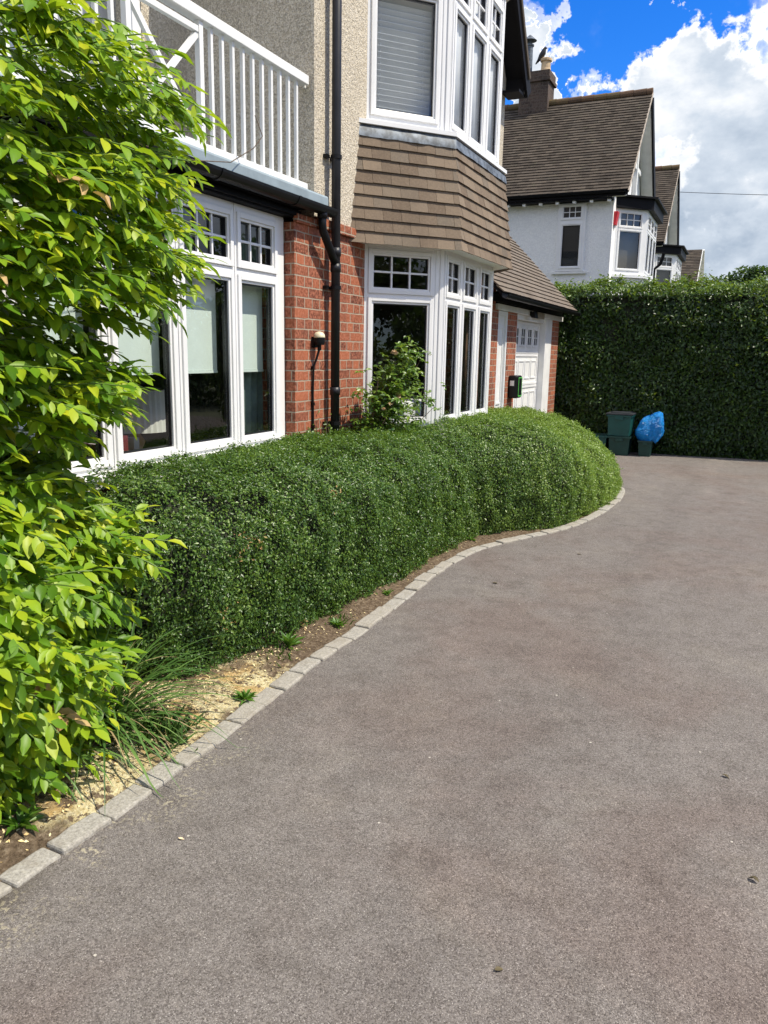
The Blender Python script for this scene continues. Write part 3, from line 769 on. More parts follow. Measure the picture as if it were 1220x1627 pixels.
# balcony doors in the rear wall
Fd = Face((-1.12, 0), (0, 1)); mb = MB(); gp = MB()
for a, b in ((2.57, 3.28), (3.29, 4.0), (4.01, 4.70)):
    mb.ring(Fd, a, b, 2.78, 4.75, .085, -.07, .01); mb.fbox(Fd, a + .085, b - .085, 3.45, 3.53, -.06, .005); gp.quad(Fd, a + .085, b - .085, 2.86, 4.66, -.03)
bdoor = mb.build('balcony_door', M['upvc'], house, bevel=.003); gp.build('glass_pane', M['glass2'], bdoor, world=False)
mb = MB(); mb.add([(-1.5, 2.4, 2.7), (-1.5, 4.9, 2.7), (-1.5, 4.9, 4.9), (-1.5, 2.4, 4.9)], [(0, 1, 2, 3)]); mb.build('net_curtain', M['net'], bdoor, world=False)

# roof, soffit and bargeboard of the front gable
mb = MB(); RY, RZ, EY, EZ = 7.40, 8.02, 9.86, 4.83
sl = (RZ - EZ) / (EY - RY)
def slab(mb, y0, z0, y1, z1, x0, x1, th):
    l = math.hypot(y1 - y0, z1 - z0); ny, nz = -(z1 - z0) / l * th, (y1 - y0) / l * th
    if nz < 0: ny, nz = -ny, -nz
    mb.extr([(y0, z0), (y1, z1), (y1 + ny, z1 + nz), (y0 + ny, z0 + nz)], x0, x1, lambda p, x: (x, p[0], p[1]))
slab(mb, EY, EZ, RY, RZ, -6, .27, .06); slab(mb, 2 * RY - EY, EZ, RY, RZ, -6, .27, .06)
mb.build('roof', M['roof'], house)
mb = MB()
slab(mb, EY + .02, EZ - .19, RY, RZ - .18, .215, .250, .17); slab(mb, 2 * RY - EY - .02, EZ - .19, RY, RZ - .18, .215, .250, .17)
mb.box((.0, 9.62, EZ - .185), (.213, 9.90, EZ - .155)); mb.box((-3, 9.79, EZ - .15), (.213, 9.83, EZ - .0))
slab(mb, EY, EZ - .09, RY, RZ - .09, -.005, .213, .03); slab(mb, 2 * RY - EY, EZ - .09, RY, RZ - .09, -.005, .213, .03)
mb.build('bargeboard', M['blackpaint'], house)
# room linings
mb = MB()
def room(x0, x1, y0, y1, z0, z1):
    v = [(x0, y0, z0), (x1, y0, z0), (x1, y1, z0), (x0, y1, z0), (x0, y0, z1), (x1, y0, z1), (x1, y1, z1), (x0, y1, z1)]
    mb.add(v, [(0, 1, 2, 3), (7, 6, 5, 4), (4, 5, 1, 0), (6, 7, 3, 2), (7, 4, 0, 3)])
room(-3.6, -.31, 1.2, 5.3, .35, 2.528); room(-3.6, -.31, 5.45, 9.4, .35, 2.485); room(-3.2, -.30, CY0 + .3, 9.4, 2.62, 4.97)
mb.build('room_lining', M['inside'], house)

# ---- things behind the glass
def blind(y0, y1, k):
    mb = MB(); mb.box((-.205, y0, 1.478), (-.201, y1, 2.16)); mb.box((-.209, y0, 1.462), (-.197, y1, 1.477)); o = mb.build('roller_blind', M['blind'])
    return tag(o, k, 'roller blind')
blind(4.36, 4.80, 'half lowered pale roller blind in the long window, next to the brick pier')
blind(3.80, 4.26, 'half lowered pale roller blind in the second light from the brick pier')
blind(3.22, 3.70, 'half lowered pale roller blind above the table lamp')
blind(2.66, 3.12, 'half lowered pale roller blind behind the climber leaves')
lampo = empty('table_lamp', (-.62, 3.93, .9), 'table lamp with pleated white drum shade inside the long window', 'lamp')
mb = MB(); prof = [(.235, .19), (.225, .45), (.220, .45), (.230, .19)]
mb.lathe([(.235, .185), (.222, .452), (.214, .452), (.226, .188)], (-.62, 3.93, .9), 72, lambda a: 1 + .012 * (1 if int(a / (2 * math.pi) * 72) % 2 else -1)); mb.build('lamp_shade', M['shade'], lampo)
mb = MB(); mb.lathe([(.09, 0), (.09, .02), (.03, .05), (.06, .11), (.02, .17), (.015, .3)], (-.62, 3.93, .9), 20); mb.build('lamp_base', M['terracotta'], lampo, smooth=True)
tab = empty('side_table', (-.7, 3.8, .355), 'dark side table carrying the lamp and books behind the long window', 'table')
mb = MB(); mb.box((-1.1, 3.0, .855), (-.34, 4.25, .895)); mb.build('table_top', simple('dark_wood', (.06, .035, .02), .4), tab)
for x in (-1.05, -.4):
    for y in (3.05, 4.2):
        mb = MB(); mb.box((x - .025, y - .025, .355), (x + .025, y + .025, .855)); mb.build('leg', M['bark'], tab)
for i, (y, th, hh, c, lb) in enumerate([(3.32, .05, .17, (.20, .02, .03), 'dark red book standing at the left of the row behind the glass'), (3.42, .06, .19, (.55, .52, .48), 'pale book standing behind the glass beside the red one'),
                            (3.52, .05, .20, (.16, .025, .03), 'maroon book with cream edge standing behind the glass'), (3.62, .045, .18, (.40, .40, .38), 'grey book at the right end of the row behind the glass')]):
    bm_ = simple('book_cover', c, .6); b = empty('book', (-.42, y, .897), lb, 'book')
    mb = MB(); mb.box((-.50, y, .897), (-.36, y + .006, .897 + hh)); mb.box((-.50, y + th - .006, .897), (-.36, y + th, .897 + hh)); mb.box((-.36, y, .897), (-.354, y + th, .897 + hh)); mb.build('cover', bm_, b)
    mb = MB(); mb.box((-.495, y + .007, .90), (-.362, y + th - .007, .893 + hh)); mb.build('pages', M['net'], b)
def drape(name, x, y0, y1, z0, z1, m, label, n=40, amp=.022, fr=9, lean=0):
    mb = MB(); vs = []; fs = []
    for k in range(n + 1):
        s_ = k / n
        for z, q in ((z0, 0), ((z0 + z1) / 2, .5), (z1, 1)):
            vs.append((x + amp * math.sin(s_ * fr * 2 * math.pi + q), y0 + (y1 - y0) * s_ + lean * (1 - q), z))
    for k in range(n):
        for q in range(2): fs.append((3 * k + q, 3 * k + 3 + q, 3 * k + 4 + q, 3 * k + 1 + q))
    mb.add(vs, fs); o = mb.build(name, m, smooth=True); so_ = o.modifiers.new('Solid', 'SOLIDIFY'); so_.thickness = .004
    return tag(o, label, 'curtain')
drape('curtain', -.30, 4.62, 5.02, .37, 2.5, M['curtain'], 'grey green curtain drawn aside next to the brick pier', lean=-.06, fr=5)
drape('curtain', -.42, 4.98, 5.24, .37, 2.5, M['bcurtain'], 'brown curtain edge in the last light of the long window', fr=3)
drape('curtain', .36, 7.42, 7.74, .9, 2.44, M['bcurtain'], 'brown curtain hanging in the front of the lower bay', fr=4, amp=.015)
drape('curtain', .30, 7.02, 7.16, .9, 2.44, M['curtain'], 'narrow dark curtain hanging in the lower bay near its corner post', fr=2, amp=.015)
# venetian blind and nets in the upper bay
vb = empty('venetian_blind', (.2, 6.4, 3.5), 'white slatted venetian blind in the canted side of the upper bay', 'blind')
mb = MB(); Fv = FB[0]
for k in range(29):
    z = 3.52 + k * .0455
    p = [Fv.p(.06, z - .020, -.118), Fv.p(.64, z - .020, -.118), Fv.p(.64, z + .020, -.090), Fv.p(.06, z + .020, -.090)]
    mb.hexa([(q[0], q[1], q[2] - .0015) for q in p] + [(q[0], q[1], q[2] + .0015) for q in p])
mb.build('slats', M['slat'], vb)
mb = MB()
for u in (.16, .55): mb.fbox(Fv, u - .002, u + .002, 3.50, 4.86, -.107, -.104)
mb.fbox(Fv, .06, .64, 4.83, 4.87, -.13, -.08); mb.build('cords', M['slat'], vb)
drape('net_curtain', .437, 6.67, 7.985, 3.46, 4.96, M['net'], 'white net curtain hanging across the front of the upper bay', n=90, fr=13, amp=.0045)
ch = empty('armchair', (-.35, 7.0, .355), 'pale armchair seen low through the lower bay behind the rose', 'chair')
mb = MB(); mb.box((-.6, 6.55, .36), (.1, 7.3, .75)); mb.build('seat', M['net'], ch, bevel=.05)
mb = MB(); mb.box((-.15, 6.52, .76), (.12, 7.32, 1.16)); mb.build('backrest', M['net'], ch, bevel=.06)

# ================================================================== GARAGE
gar = empty('garage', (0, 11.6, 0), 'attached brick garage with white doors under a brown tiled roof', 'garage')
for a_, b_ in ((9.785, 9.925), (10.38, 10.825), (12.93, 13.45)):
    mb = MB(); mb.box((-.3, a_, 0), (0, b_, 2.17)); mb.build('brick_pier', M['brick'], gar)
mb = MB(); mb.box((-3, 13.2, 0), (-.3, 13.45, 2.4)); mb.build('brick_wall', M['brick'], gar)
mb = MB(); mb.box((-.12, 9.80, 2.172), (.032, 13.60, 2.246)); mb.build('beam', M['white'], gar, bevel=.004)
mb = MB(); mb.box((-.3, 9.80, 2.25), (.01, 13.45, 2.40)); mb.build('head_wall', M['blackpaint'], gar)
sdr = MB(); sdr.box((-.1, 9.93, 0), (-.035, 10.375, 2.168)); sdr = sdr.build('side_door', M['white'], gar)
Fs = Face((-.035, 0), (0, 1)); mb = MB()
mb.ring(Fs, 9.932, 10.373, .002, 2.166, .05, 0, .03); mb.ring(Fs, 10.03, 10.275, .2, .82, .03, 0, .014); mb.ring(Fs, 10.03, 10.275, .95, 1.98, .03, 0, .014); mb.build('moulding', M['upvc'], sdr, bevel=.003, world=False)
mb = MB(); mb.box((-.16, 10.83, 0), (-.012, 10.89, 2.168)); mb.box((-.16, 12.50, 0), (.008, 12.925, 2.168)); mb.box((-.16, 10.89, 2.10), (-.02, 12.50, 2.168)); mb.build('door_frame', M['white'], gar, bevel=.003)
gd = MB(); gd.box((-.17, 10.89, 0), (-.10, 12.50, 2.10)); gd = gd.build('garage_door', M['white'], gar)
Fg = Face((-.10, 0), (0, 1)); mb = MB()
for z0, z1 in ((.03, .56), (.57, 1.15), (1.16, 1.62), (1.63, 2.09)):
    for k in range(1):
        mb.ring(Fg, 10.90, 12.49, z0, z1, .035, 0, .012)
    if z1 < 2:
        for k in range(4):
            a = 10.99 + k * .365; mb.ring(Fg, a, a + .30, z0 + .09, z1 - .09, .022, 0, .010)
mb.build('panel', M['upvc'], gd, bevel=.003, world=False)
for k in range(4):
    a = 11.0 + k * .375; mb = MB(); mb.ring(Fg, a, a + .27, 1.73, 2.01, .028, 0, .018); mb.fbox(Fg, a + .127, a + .143, 1.758, 1.982, .006, .015)
    for q in (0, 1): mb.fbox(Fg, a + (.028 if q == 0 else .143), a + (.127 if q == 0 else .242), 1.862, 1.876, .006, .014)
    wn = mb.build('door_window', M['upvc'], gd, world=False); mb = MB(); mb.quad(Fg, a + .028, a + .242, 1.758, 1.982, .004); mb.build('pane', M['gasket'], wn, world=False)
def tiled(mb, org, along, upv, length, slope, tw=.165, gauge=.10, th=.014, jit=.003, lift=.022):
    """tiles laid in courses: org lower left corner, unit vectors along the eave and up the slope"""
    A = Vector(along).normalized(); U = Vector(upv).normalized(); N = A.cross(U)
    if N.z < 0: N = -N
    rows_ = int(slope / gauge)
    for r_ in range(rows_):
        u = -tw if r_ % 2 else -tw * .5
        wob = random.uniform(-.002, .002)
        while u < length:
            a, b = max(0, u + .001), min(length, u + tw - .001)
            if b - a > .01:
                j = random.uniform(-jit, jit); s0 = r_ * gauge + j + wob; s1 = s0 + gauge * 1.25
                P0 = Vector(org)
                q = [P0 + A * a + U * s0 + N * (lift - th), P0 + A * b + U * s0 + N * (lift - th + random.uniform(0, .004)), P0 + A * b + U * s1 + N * (.004 - th), P0 + A * a + U * s1 + N * (.004 - th)]
                mb.hexa(q + [v + N * th for v in q])
            u += tw
E0 = (.26, 9.2, 2.335)
gs = Vector((-1, 0, 1.02)).normalized(); mb = MB()
tiled(mb, E0, (0, 1, 0), gs, 4.35, 2.6)
mb.build('roof', M['groof'], gar)
mb = MB(); a_ = Vector(E0); n_ = Vector((1.02, 0, 1)).normalized() * -.012
p4 = [a_ + n_, a_ + Vector((0, 4.34, 0)) + n_, a_ + Vector((0, 4.34, 0)) + gs * 2.6 + n_, a_ + gs * 2.6 + n_]
mb.hexa([q + Vector((0, 0, -.04)) for q in p4] + p4); mb.build('roof_deck', M['blackpaint'], gar)
mb = MB(); mb.extr(halfround(.285, 2.315, .05, 0, 0), 9.2, 13.58, lambda p, y: (p[0], y, p[1])); mb.box((.03, 9.2, 2.26), (.05, 13.5, 2.36)); mb.build('gutter', M['black'], gar)

# ---- small things fixed to the buildings
wl = empty('wall_lamp', (0, 5.18, 1.69), 'cream domed wall light with black base on the brick pier', 'wall light')
mb = MB(); mb.lathe([(.044, 0), (.044, .008), (.040, .026), (.026, .04), (.008, .046)], (.052, 5.18, 1.712), 20); mb.build('dome', simple('cream_dome', (.72, .66, .45), .4), wl, smooth=True)
mb = MB(); mb.lathe([(.036, -.052), (.042, -.03), (.043, 0)], (.052, 5.18, 1.712), 20); mb.box((0, 5.15, 1.64), (.02, 5.21, 1.72)); mb.tube([(.05, 5.185, 1.665), (.05, 5.185, 1.62)], .015, 10); mb.build('base', M['black'], wl)
mb = MB(); mb.tube([(.05, 5.185, 1.63), (.035, 5.17, 1.56), (.016, 5.155, 1.50), (.014, 5.148, 1.3), (.014, 5.152, 1.1), (.014, 5.145, .8), (.014, 5.15, .5)], .009, 8)
for z in (1.49, 1.22, 1.05): mb.box((0, 5.14, z - .012), (.026, 5.16, z + .012))
mb.build('cable', M['black'], wl)
ev = empty('car_charger', (0, 10.66, 1.02), 'black car charger box with green edge on the garage brick pier', 'charger')
mb = MB(); prof = [(0, 10.52), (.0, 10.76), (.10, 10.76), (.14, 10.73), (.14, 10.55), (.10, 10.52)]
mb.extr(prof, 1.02, 1.33, lambda p, z: (p[0], p[1], z)); mb.build('body', M['black'], ev, bevel=.02)
mb = MB(); mb.ring(Face((.139, 0), (0, 1)), 10.55, 10.73, 1.045, 1.305, .012, 0, .004); mb.build('edge_light', simple('green_strip', (.12, .55, .10), .4), ev)
mb = MB(); mb.box((.03, 10.514, 1.19), (.085, 10.522, 1.26)); mb.build('label_plate', M['upvc'], ev)
fl = empty('security_light', (.03, 11.42, 2.2), 'small black security light fixed to the white garage beam', 'light')
mb = MB(); mb.box((.033, 11.37, 2.165), (.05, 11.45, 2.225)); mb.build('bracket', M['black'], fl)
mb = MB(); mb.hexa([(.06, 11.33, 2.14), (.13, 11.33, 2.13), (.13, 11.49, 2.13), (.06, 11.49, 2.14), (.05, 11.35, 2.21), (.11, 11.33, 2.235), (.11, 11.49, 2.235), (.05, 11.47, 2.21)]); mb.build('lamp_head', M['black'], fl, bevel=.006)
sgn = empty('house_sign', (.035, 11.95, 2.2), 'weathered pale house plate on the garage beam beside the security light', 'sign')
mb = MB(); mb.box((.033, 11.72, 2.150), (.046, 12.22, 2.238)); mb.build('plate', simple('weathered_plate', (.28, .24, .18), .7, var=.3, scale=20), sgn, bevel=.004)

print('house done')
# ================================================================== NEIGHBOURS
def neighbour(y0, dz, label, full, tail=False):
    """a gabled house like ours seen end on: side wall at y0, ridge along X"""
    h = empty('neighbour_house', (0, y0 + 2.2, dz), label, 'house')
    rY = y0 + 2.22; zE = 5.03 + dz; zR = 7.60 + dz; eY = y0 - .30; xv = .335
    mb = MB(); mb.box((-9, y0, -.2), (0, y0 + 4.5, 4.98 + dz)); gable_poly(mb, [(y0 + .02, 4.98 + dz), (y0 + 4.48, 4.98 + dz), (rY, zR - .12)], -.3, -.004)
    mb.build('wall', M['whitewall'], h)
    U = Vector((0, rY - eY, zR - zE)); sl_ = U.length; U.normalize()
    mb = MB(); x0 = -5.2 if full else -3.2
    tiled(mb, (x0, eY, zE), (1, 0, 0), U, xv - x0, sl_ - .04, gauge=.102, lift=.026)
    rf = mb.build('roof', M['roof'], h)
    mb = MB()
    slab(mb, eY + .02, zE - .035, rY, zR - .035, -9, xv - .02, .02); slab(mb, 2 * rY - eY, zE - .035, rY, zR - .035, -9, xv - .02, .03); mb.build('roof_deck', M['blackpaint'], rf, world=False)
    mb = MB(); u = x0
    while u < xv - .02:
        l = min(.30, xv - u); mb.tube([(u, rY, zR + .005), (u + l - .006, rY, zR + .008)], [.085, .092], 12); u += .30
    mb.build('ridge_tile', M['ridge'], rf, world=False)
    # barge boards: pale verge strip and black board, on both slopes
    mb = MB(); slab(mb, eY, zE - .05, rY, zR - .05, xv - .012, xv + .012, .045); mb.build('verge', simple('verge_mortar', (.42, .36, .30), .9), h)
    mb = MB(); slab(mb, 2 * rY - eY, zE - .23, rY, zR - .23, xv - .035, xv + .01, .23); slab(mb, eY, zE - .10, rY, zR - .10, xv - .05, xv - .014, .045); mb.build('bargeboard', M['blackpaint'], h)
    mb = MB(); slab(mb, eY + .05, zE - .12, rY, zR - .12, .0, xv - .052, .02); slab(mb, 2 * rY - eY, zE - .14, rY, zR - .14, .0, xv - .037, .02); mb.box((.0, rY - .75, zE + .95), (.08, rY + .95, zE + 1.05)); mb.box((.0, rY + .15, zE), (.10, rY + .30, zE + 1.5))
    mb.build('soffit', M['white'], h)
    mb = MB(); mb.extr(halfround(eY - .05, zE + .0, .055, 0, 0), x0, xv - .06, lambda p, x: (x, p[0], p[1])); mb.box((x0, eY + .0, zE - .11), (xv - .06, eY + .025, zE - .01)); mb.box((x0, eY + .03, zE - .15), (-.0, y0, zE - .12)); mb.build('gutter', M['blackpaint'], h)
    # front bay
    c0, c1, c2, c3 = (0, y0 + .42), (.60, y0 + 1.0), (.60, y0 + 2.85), (0, y0 + 3.45)
    Fs_ = [Face(c0, (c1[0] - c0[0], c1[1] - c0[1])), Face(c1, (0, 1)), Face(c2, (c3[0] - c2[0], c3[1] - c2[1]))]; Ls = [math.dist(c0, c1), math.dist(c1, c2), math.dist(c2, c3)]
    mb = MB(); mb.extr([(-.02, y0 + .36), c0, c1, c2, c3], 0, 3.34 + dz, lambda p, z: (p[0], p[1], z)); mb.build('bay_wall', M['whitewall'], h)
    mb = MB(); mb.extr([(0, y0 + .36), (.68, y0 + .98), (.68, y0 + 2.9), (0, y0 + 3.5)], 3.345 + dz, 3.405 + dz, lambda p, z: (p[0], p[1], z)); mb.build('sill', M['upvc'], h)
    mb = MB(); mb.extr([(.003, y0 + .30), (.72, y0 + .96), (.72, y0 + 2.94), (.003, y0 + 3.6)], 4.80 + dz, 5.02 + dz, lambda p, z: (p[0], p[1], z)); mb.extr([(.003, y0 + .22), (.80, y0 + .92), (.80, y0 + 3.0), (.003, y0 + 3.7)], 5.022 + dz, 5.06 + dz, lambda p, z: (p[0], p[1], z)); mb.build('bay_roof', M['blackpaint'], h)
    BLn = [[(.13, .66)], [(.12, .56), (.70, 1.15), (1.29, 1.73)], [(.17, .67)]]
    bw = MB()
    for i, (Fb, L) in enumerate(zip(Fs_, Ls)):
        prev = 0
        for a, b in BLn[i]:
            bw.fbox(Fb, prev, a - .051, 3.405 + dz, 4.80 + dz, -.07, 0)
            for za, zb in ((3.405, 3.494), (4.32 + .051, 4.45 - .049), (4.70 + .049, 4.80)): bw.fbox(Fb, a - .051, b + .051, za + dz, zb + dz, -.07, 0)
            prev = b + .051
        bw.fbox(Fb, prev, L, 3.405 + dz, 4.80 + dz, -.07, 0)
    o = bw.build('bay_window', M['upvc'], h); gz = {'g': MB(), 'p': MB()}
    for i in range(3): glazed(Fs_[i], BLn[i], 3.545 + dz, 4.32 + dz, 4.45 + dz, 4.70 + dz, 4.8 + dz, o, gz)
    gz['g'].build('gasket', M['gasket'], o, world=False); gz['p'].build('glass_pane', M['glass'], o, world=False)
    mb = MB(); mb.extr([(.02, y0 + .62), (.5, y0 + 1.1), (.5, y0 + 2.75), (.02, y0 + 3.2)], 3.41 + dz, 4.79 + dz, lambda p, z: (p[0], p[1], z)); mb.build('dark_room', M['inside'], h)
    if full:
        # side window, sill and rafter ends
        Fw = Face((-1.22, y0), (1, 0)); wm = MB()
        wm.ring(Fw, .05, .66, 3.44 + dz, 4.86 + dz, .068, -.05, .055, wt=.04); wm.fbox(Fw, .118, .592, 4.455 + dz, 4.53 + dz, -.05, .052)
        ow = wm.build('window', M['upvc'], h, bevel=.003); gz = {'g': MB(), 'p': MB()}
        glazed(Face((-1.22, y0 - .055), (1, 0)), [(.17, .545)], 3.55 + dz, 4.405 + dz, 4.575 + dz, 4.79 + dz, 4.9, ow, gz)
        gz['g'].build('gasket', M['gasket'], ow, world=False); gz['p'].build('glass_pane', M['glass'], ow, world=False)
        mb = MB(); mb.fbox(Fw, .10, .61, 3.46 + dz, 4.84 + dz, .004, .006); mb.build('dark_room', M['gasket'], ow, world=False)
        mb = MB(); mb.fbox(Fw, -.03, .74, 3.385 + dz, 3.435 + dz, -.02, .06); mb.build('sill', M['white'], ow, bevel=.004, world=False)
        for x in np.arange(-4.85, .1, .368):
            mb = MB(); mb.box((x - .035, eY + .06, zE - .20), (x + .035, eY + .16, zE - .135)); mb.build('rafter_end', M['white'], h, bevel=.006)
        # chimney
        cx0, cx1, cy0, cy1 = -2.78, -2.07, rY - .25, rY + .35
        mb = MB(); mb.box((cx0, cy0, zR - .6), (cx1, cy1, 8.06 + dz)); mb.box((cx0 - .05, cy0 - .05, 8.062 + dz), (cx1 + .05, cy1 + .05, 8.14 + dz)); mb.box((cx0 - .02, cy0 - .02, 8.142 + dz), (cx1 + .02, cy1 + .02, 8.30 + dz))
        cb = mb.build('chimney', M['dbrick'], rf, world=False)
        mb = MB(); mb.lathe([(.15, 8.302 + dz), (.13, 8.36 + dz), (.115, 8.42 + dz), (.11, 8.56 + dz), (.14, 8.58 + dz), (.14, 8.63 + dz), (.105, 8.65 + dz)], (-2.23, rY + .05, 0), 20)
        mb.build('chimney_pot', M['terracotta'], rf, smooth=False, world=False)
        mb = MB(); mb.lathe([(.12, 8.302 + dz), (.09, 8.4 + dz), (.085, 8.95 + dz), (.11, 8.97 + dz), (.11, 9.0 + dz), (.03, 9.02 + dz), (.03, 9.08 + dz), (.17, 9.09 + dz), (.02, 9.22 + dz)], (-2.66, rY + .05, 0), 16)
        mb.build('cowl', M['lead'], rf, world=False)
    else:
        mb = MB(); mb.tube([(.30, y0 + .18, 4.75 + dz), (.22, y0 + .2, 4.45 + dz), (.05, y0 + .2, 4.3 + dz), (.05, y0 + .2, .3)], .05, 8); mb.build('downpipe', M['blackpaint'], h)
    return h
n1 = neighbour(18.0, 0, 'white neighbour house beyond the tall hedge, with chimney and red alarm box', True)
n2 = neighbour(25.55, -.08, 'second white gabled house, partly behind the first neighbour', False)
# third house: only its brown roof slope shows
h3 = empty('neighbour_house', (-2, 36, 0), 'farthest house, just a strip of brown tiled roof right of the second gable', 'house')
mb = MB(); mb.box((-8, 34.4, 0), (.5, 39, 4.3)); mb.build('wall', M['whitewall'], h3)
U = Vector((0, 2.3, 1.95)); mb = MB(); tiled(mb, (-4, 34.0, 4.1), (1, 0, 0), U, 4.72, U.length, gauge=.11, lift=.026); mb.build('roof', M['roof'], h3)
mb = MB(); slab(mb, 34.05, 4.05, 36.3, 6.0, .70, .745, .05); slab(mb, 38.6, 4.05, 36.3, 6.0, -8, .80, .06); mb.build('bargeboard', M['white'], h3)
al = empty('alarm_box', (.03, 18.22, 4.55), 'red burglar alarm box high on the white neighbour house corner', 'alarm')
mb = MB(); mb.hexa([(.0, 18.10, 4.40), (.05, 18.10, 4.40), (.05, 18.32, 4.40), (.0, 18.32, 4.40), (.0, 18.10, 4.68), (.085, 18.10, 4.68), (.085, 18.32, 4.68), (.0, 18.32, 4.68)]); mb.build('cover', M['red'], al, bevel=.008)
mb = MB(); mb.box((.01, 18.18, 4.36), (.05, 18.24, 4.398)); mb.build('strobe', M['net'], al)
# bird on the chimney pot
bd_ = MB(); bx, by, bz = -2.36, 20.27, 8.65
pts = [(bx - .13, by, bz - .10), (bx - .06, by, bz - .02), (bx, by, bz + .06), (bx + .05, by, bz + .14), (bx + .075, by, bz + .21), (bx + .10, by, bz + .235), (bx + .145, by, bz + .225)]
bd_.tube(pts, [.012, .035, .066, .066, .042, .036, .004], 12)
bird = bd_.build('bird', simple('black_feathers', (.012, .012, .016), .5), smooth=True); tag(bird, 'black crow perched on the rim of the chimney pot', 'bird')
mb = MB(); mb.tube([(bx + .01, by - .03, bz + .02), (bx + .05, by - .03, bz - .02), (bx + .06, by - .03, bz + .0)], .008, 6); mb.tube([(bx + .01, by + .03, bz + .02), (bx + .05, by + .03, bz - .02), (bx + .06, by + .03, bz + .0)], .008, 6); mb.build('leg', M['black'], bird, world=False)
mb = MB(); wp = [(-3.5 + 12 * k / 24, 40, 9.28 - .09 * k / 2 + .0006 * (k - 12) ** 2) for k in range(25)]; mb.tube(wp, .012, 6)
tag(mb.build('telephone_wire', M['blackpaint']), 'thin dark telephone wire crossing the clouds right of the gables', 'wire')
print('neighbours done')

# ================================================================== HEDGES
# low clipped hedge: footprint edge towards the drive, offset inwards to give the rounded shoulder
HF = [(-.02, 2.62), (.25, 2.60), (.50, 2.74), (.68, 3.05), (.755, 3.6), (.83, 4.24), (.865, 4.98), (.86, 5.7), (.90, 6.35), (1.10, 6.72), (1.38, 7.05), (1.56, 7.6), (1.64, 8.3), (1.69, 9.1), (1.66, 9.65), (1.50, 10.12), (1.15, 10.5), (.7, 10.68), (.1, 10.72)]
HS = smooth_path(HF, .05)
hd = np.gradient(HS, axis=0); hd /= np.linalg.norm(hd, axis=1, keepdims=True); hn = np.c_[-hd[:, 1], hd[:, 0]]       # points inwards
inb = (hn @ np.array([1, 0])) ; 
def hull(inset=0.0):
    vs = []; n = len(HS)
    far = np.clip((HS[:, 1] - 6.8) / 2.0, 0, 1); far = far * far * (3 - 2 * far)
    for i in range(n):
        H = .975 - .06 * far[i] - inset; ah = .40 + .85 * far[i]; av = .42 + .44 * far[i]
        z1 = H - av
        prof = [(0, 0), (-.03, z1 * .3), (-.045, z1 * .65), (-.04, z1)] + [(ah * (1 - math.cos(q)) - .04 * (1 - k / 7), z1 + av * math.sin(q)) for k, q in enumerate([math.pi / 2 * (j + 1) / 7 for j in range(7)])]
        prof += [(ah + .15, H + .005)]
        for o, z in prof:
            p = HS[i] + hn[i] * (o + inset)
            vs.append((max(p[0], -.02 + inset), min(p[1], 10.75), z))
    m_ = len(prof); tr = []
    for i in range(n - 1):
        for k in range(m_ - 1):
            a, b, c, d_ = i * m_ + k, (i + 1) * m_ + k, (i + 1) * m_ + k + 1, i * m_ + k + 1
            tr += [(a, b, c), (a, c, d_)]
    for i in range(n - 1):
        b0 = len(vs); a, c = i * m_ + m_ - 1, (i + 1) * m_ + m_ - 1
        vs.append((-.02, vs[a][1], vs[a][2])); vs.append((-.02, vs[c][1], vs[c][2])); tr += [(a, c, b0 + 1), (a, b0 + 1, b0)]
    return np.array(vs), np.array(tr)
hv, ht_ = hull()
bw_ = vnoise(hv, 1.6, 5) - .5; 
hedge = empty('box_hedge', (.4, 6.5, 0), 'low clipped green hedge rounding the bay window, closest to the drive', 'hedge')
hc, hct = hull(.085); mb = MB(); mb.add(hc.tolist(), hct.tolist()); mb.build('twigs', M['core'], hedge)
N_ = 330000
P, N = scatter(hv, ht_, N_)
inbay = (P[:, 1] > 6.0) & (P[:, 1] < 8.62) & (P[:, 0] < np.minimum(.50, np.minimum((P[:, 1] - 6.03) * .86, (8.6 - P[:, 1]) * .86)))
dcam = np.linalg.norm(P - np.array(CAM), axis=1)
vis = (np.einsum('ij,ij->i', np.array(CAM) - P, N) / dcam) > -.35
keep = (~inbay) & vis & (rng.random(N_) < np.clip(1.25 - dcam * .055, .55, 1))
P, N, dcam = P[keep], N[keep], dcam[keep]
lump = (vnoise(P, 3.1, 1) - .5) * .075 + (vnoise(P, 11, 2) - .5) * .075
gapn = vnoise(P, 6.5, 9); near = np.clip((4.6 - P[:, 1]) / 2, 0, 1)
hole = gapn > (.93 - .26 * near); kp = ~(hole & (rng.random(len(P)) < .62)); P, N, dcam, lump, hole = P[kp], N[kp], dcam[kp], lump[kp], hole[kp]
P = P + N * (lump + rng.normal(.0, .014, len(P)) - hole * .06 * rng.random(len(P)))[:, None]
P[:, 2] = np.maximum(P[:, 2], .01)
Nn, T = leafdirs(N, .55, .25, .1)
L = rng.uniform(.0125, .0235, len(P)) * (1 + .018 * dcam); W = L * rng.uniform(.42, .62, len(P))
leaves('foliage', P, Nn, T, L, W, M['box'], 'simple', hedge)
# loose sprigs that escaped the shears
k = rng.choice(len(P), 900); mb = MB(); SP = []; SN = []
for i in k:
    n_ = N[i] + np.array([0, 0, .5]) + rng.normal(0, .35, 3); n_ /= np.linalg.norm(n_); l = rng.uniform(.02, .06)
    for q in np.arange(.3, 1.1, .18): SP.append(P[i] + n_ * l * q + rng.normal(0, .003, 3)); SN.append(rng.normal(0, 1, 3) + n_ * .4)
SP, SN = np.array(SP), np.array(SN)
leaves('sprig', SP, SN, rng.normal(0, 1, SP.shape) + [0, 0, .5], rng.uniform(.014, .024, len(SP)), rng.uniform(.007, .012, len(SP)), M['box'], 'simple', hedge)
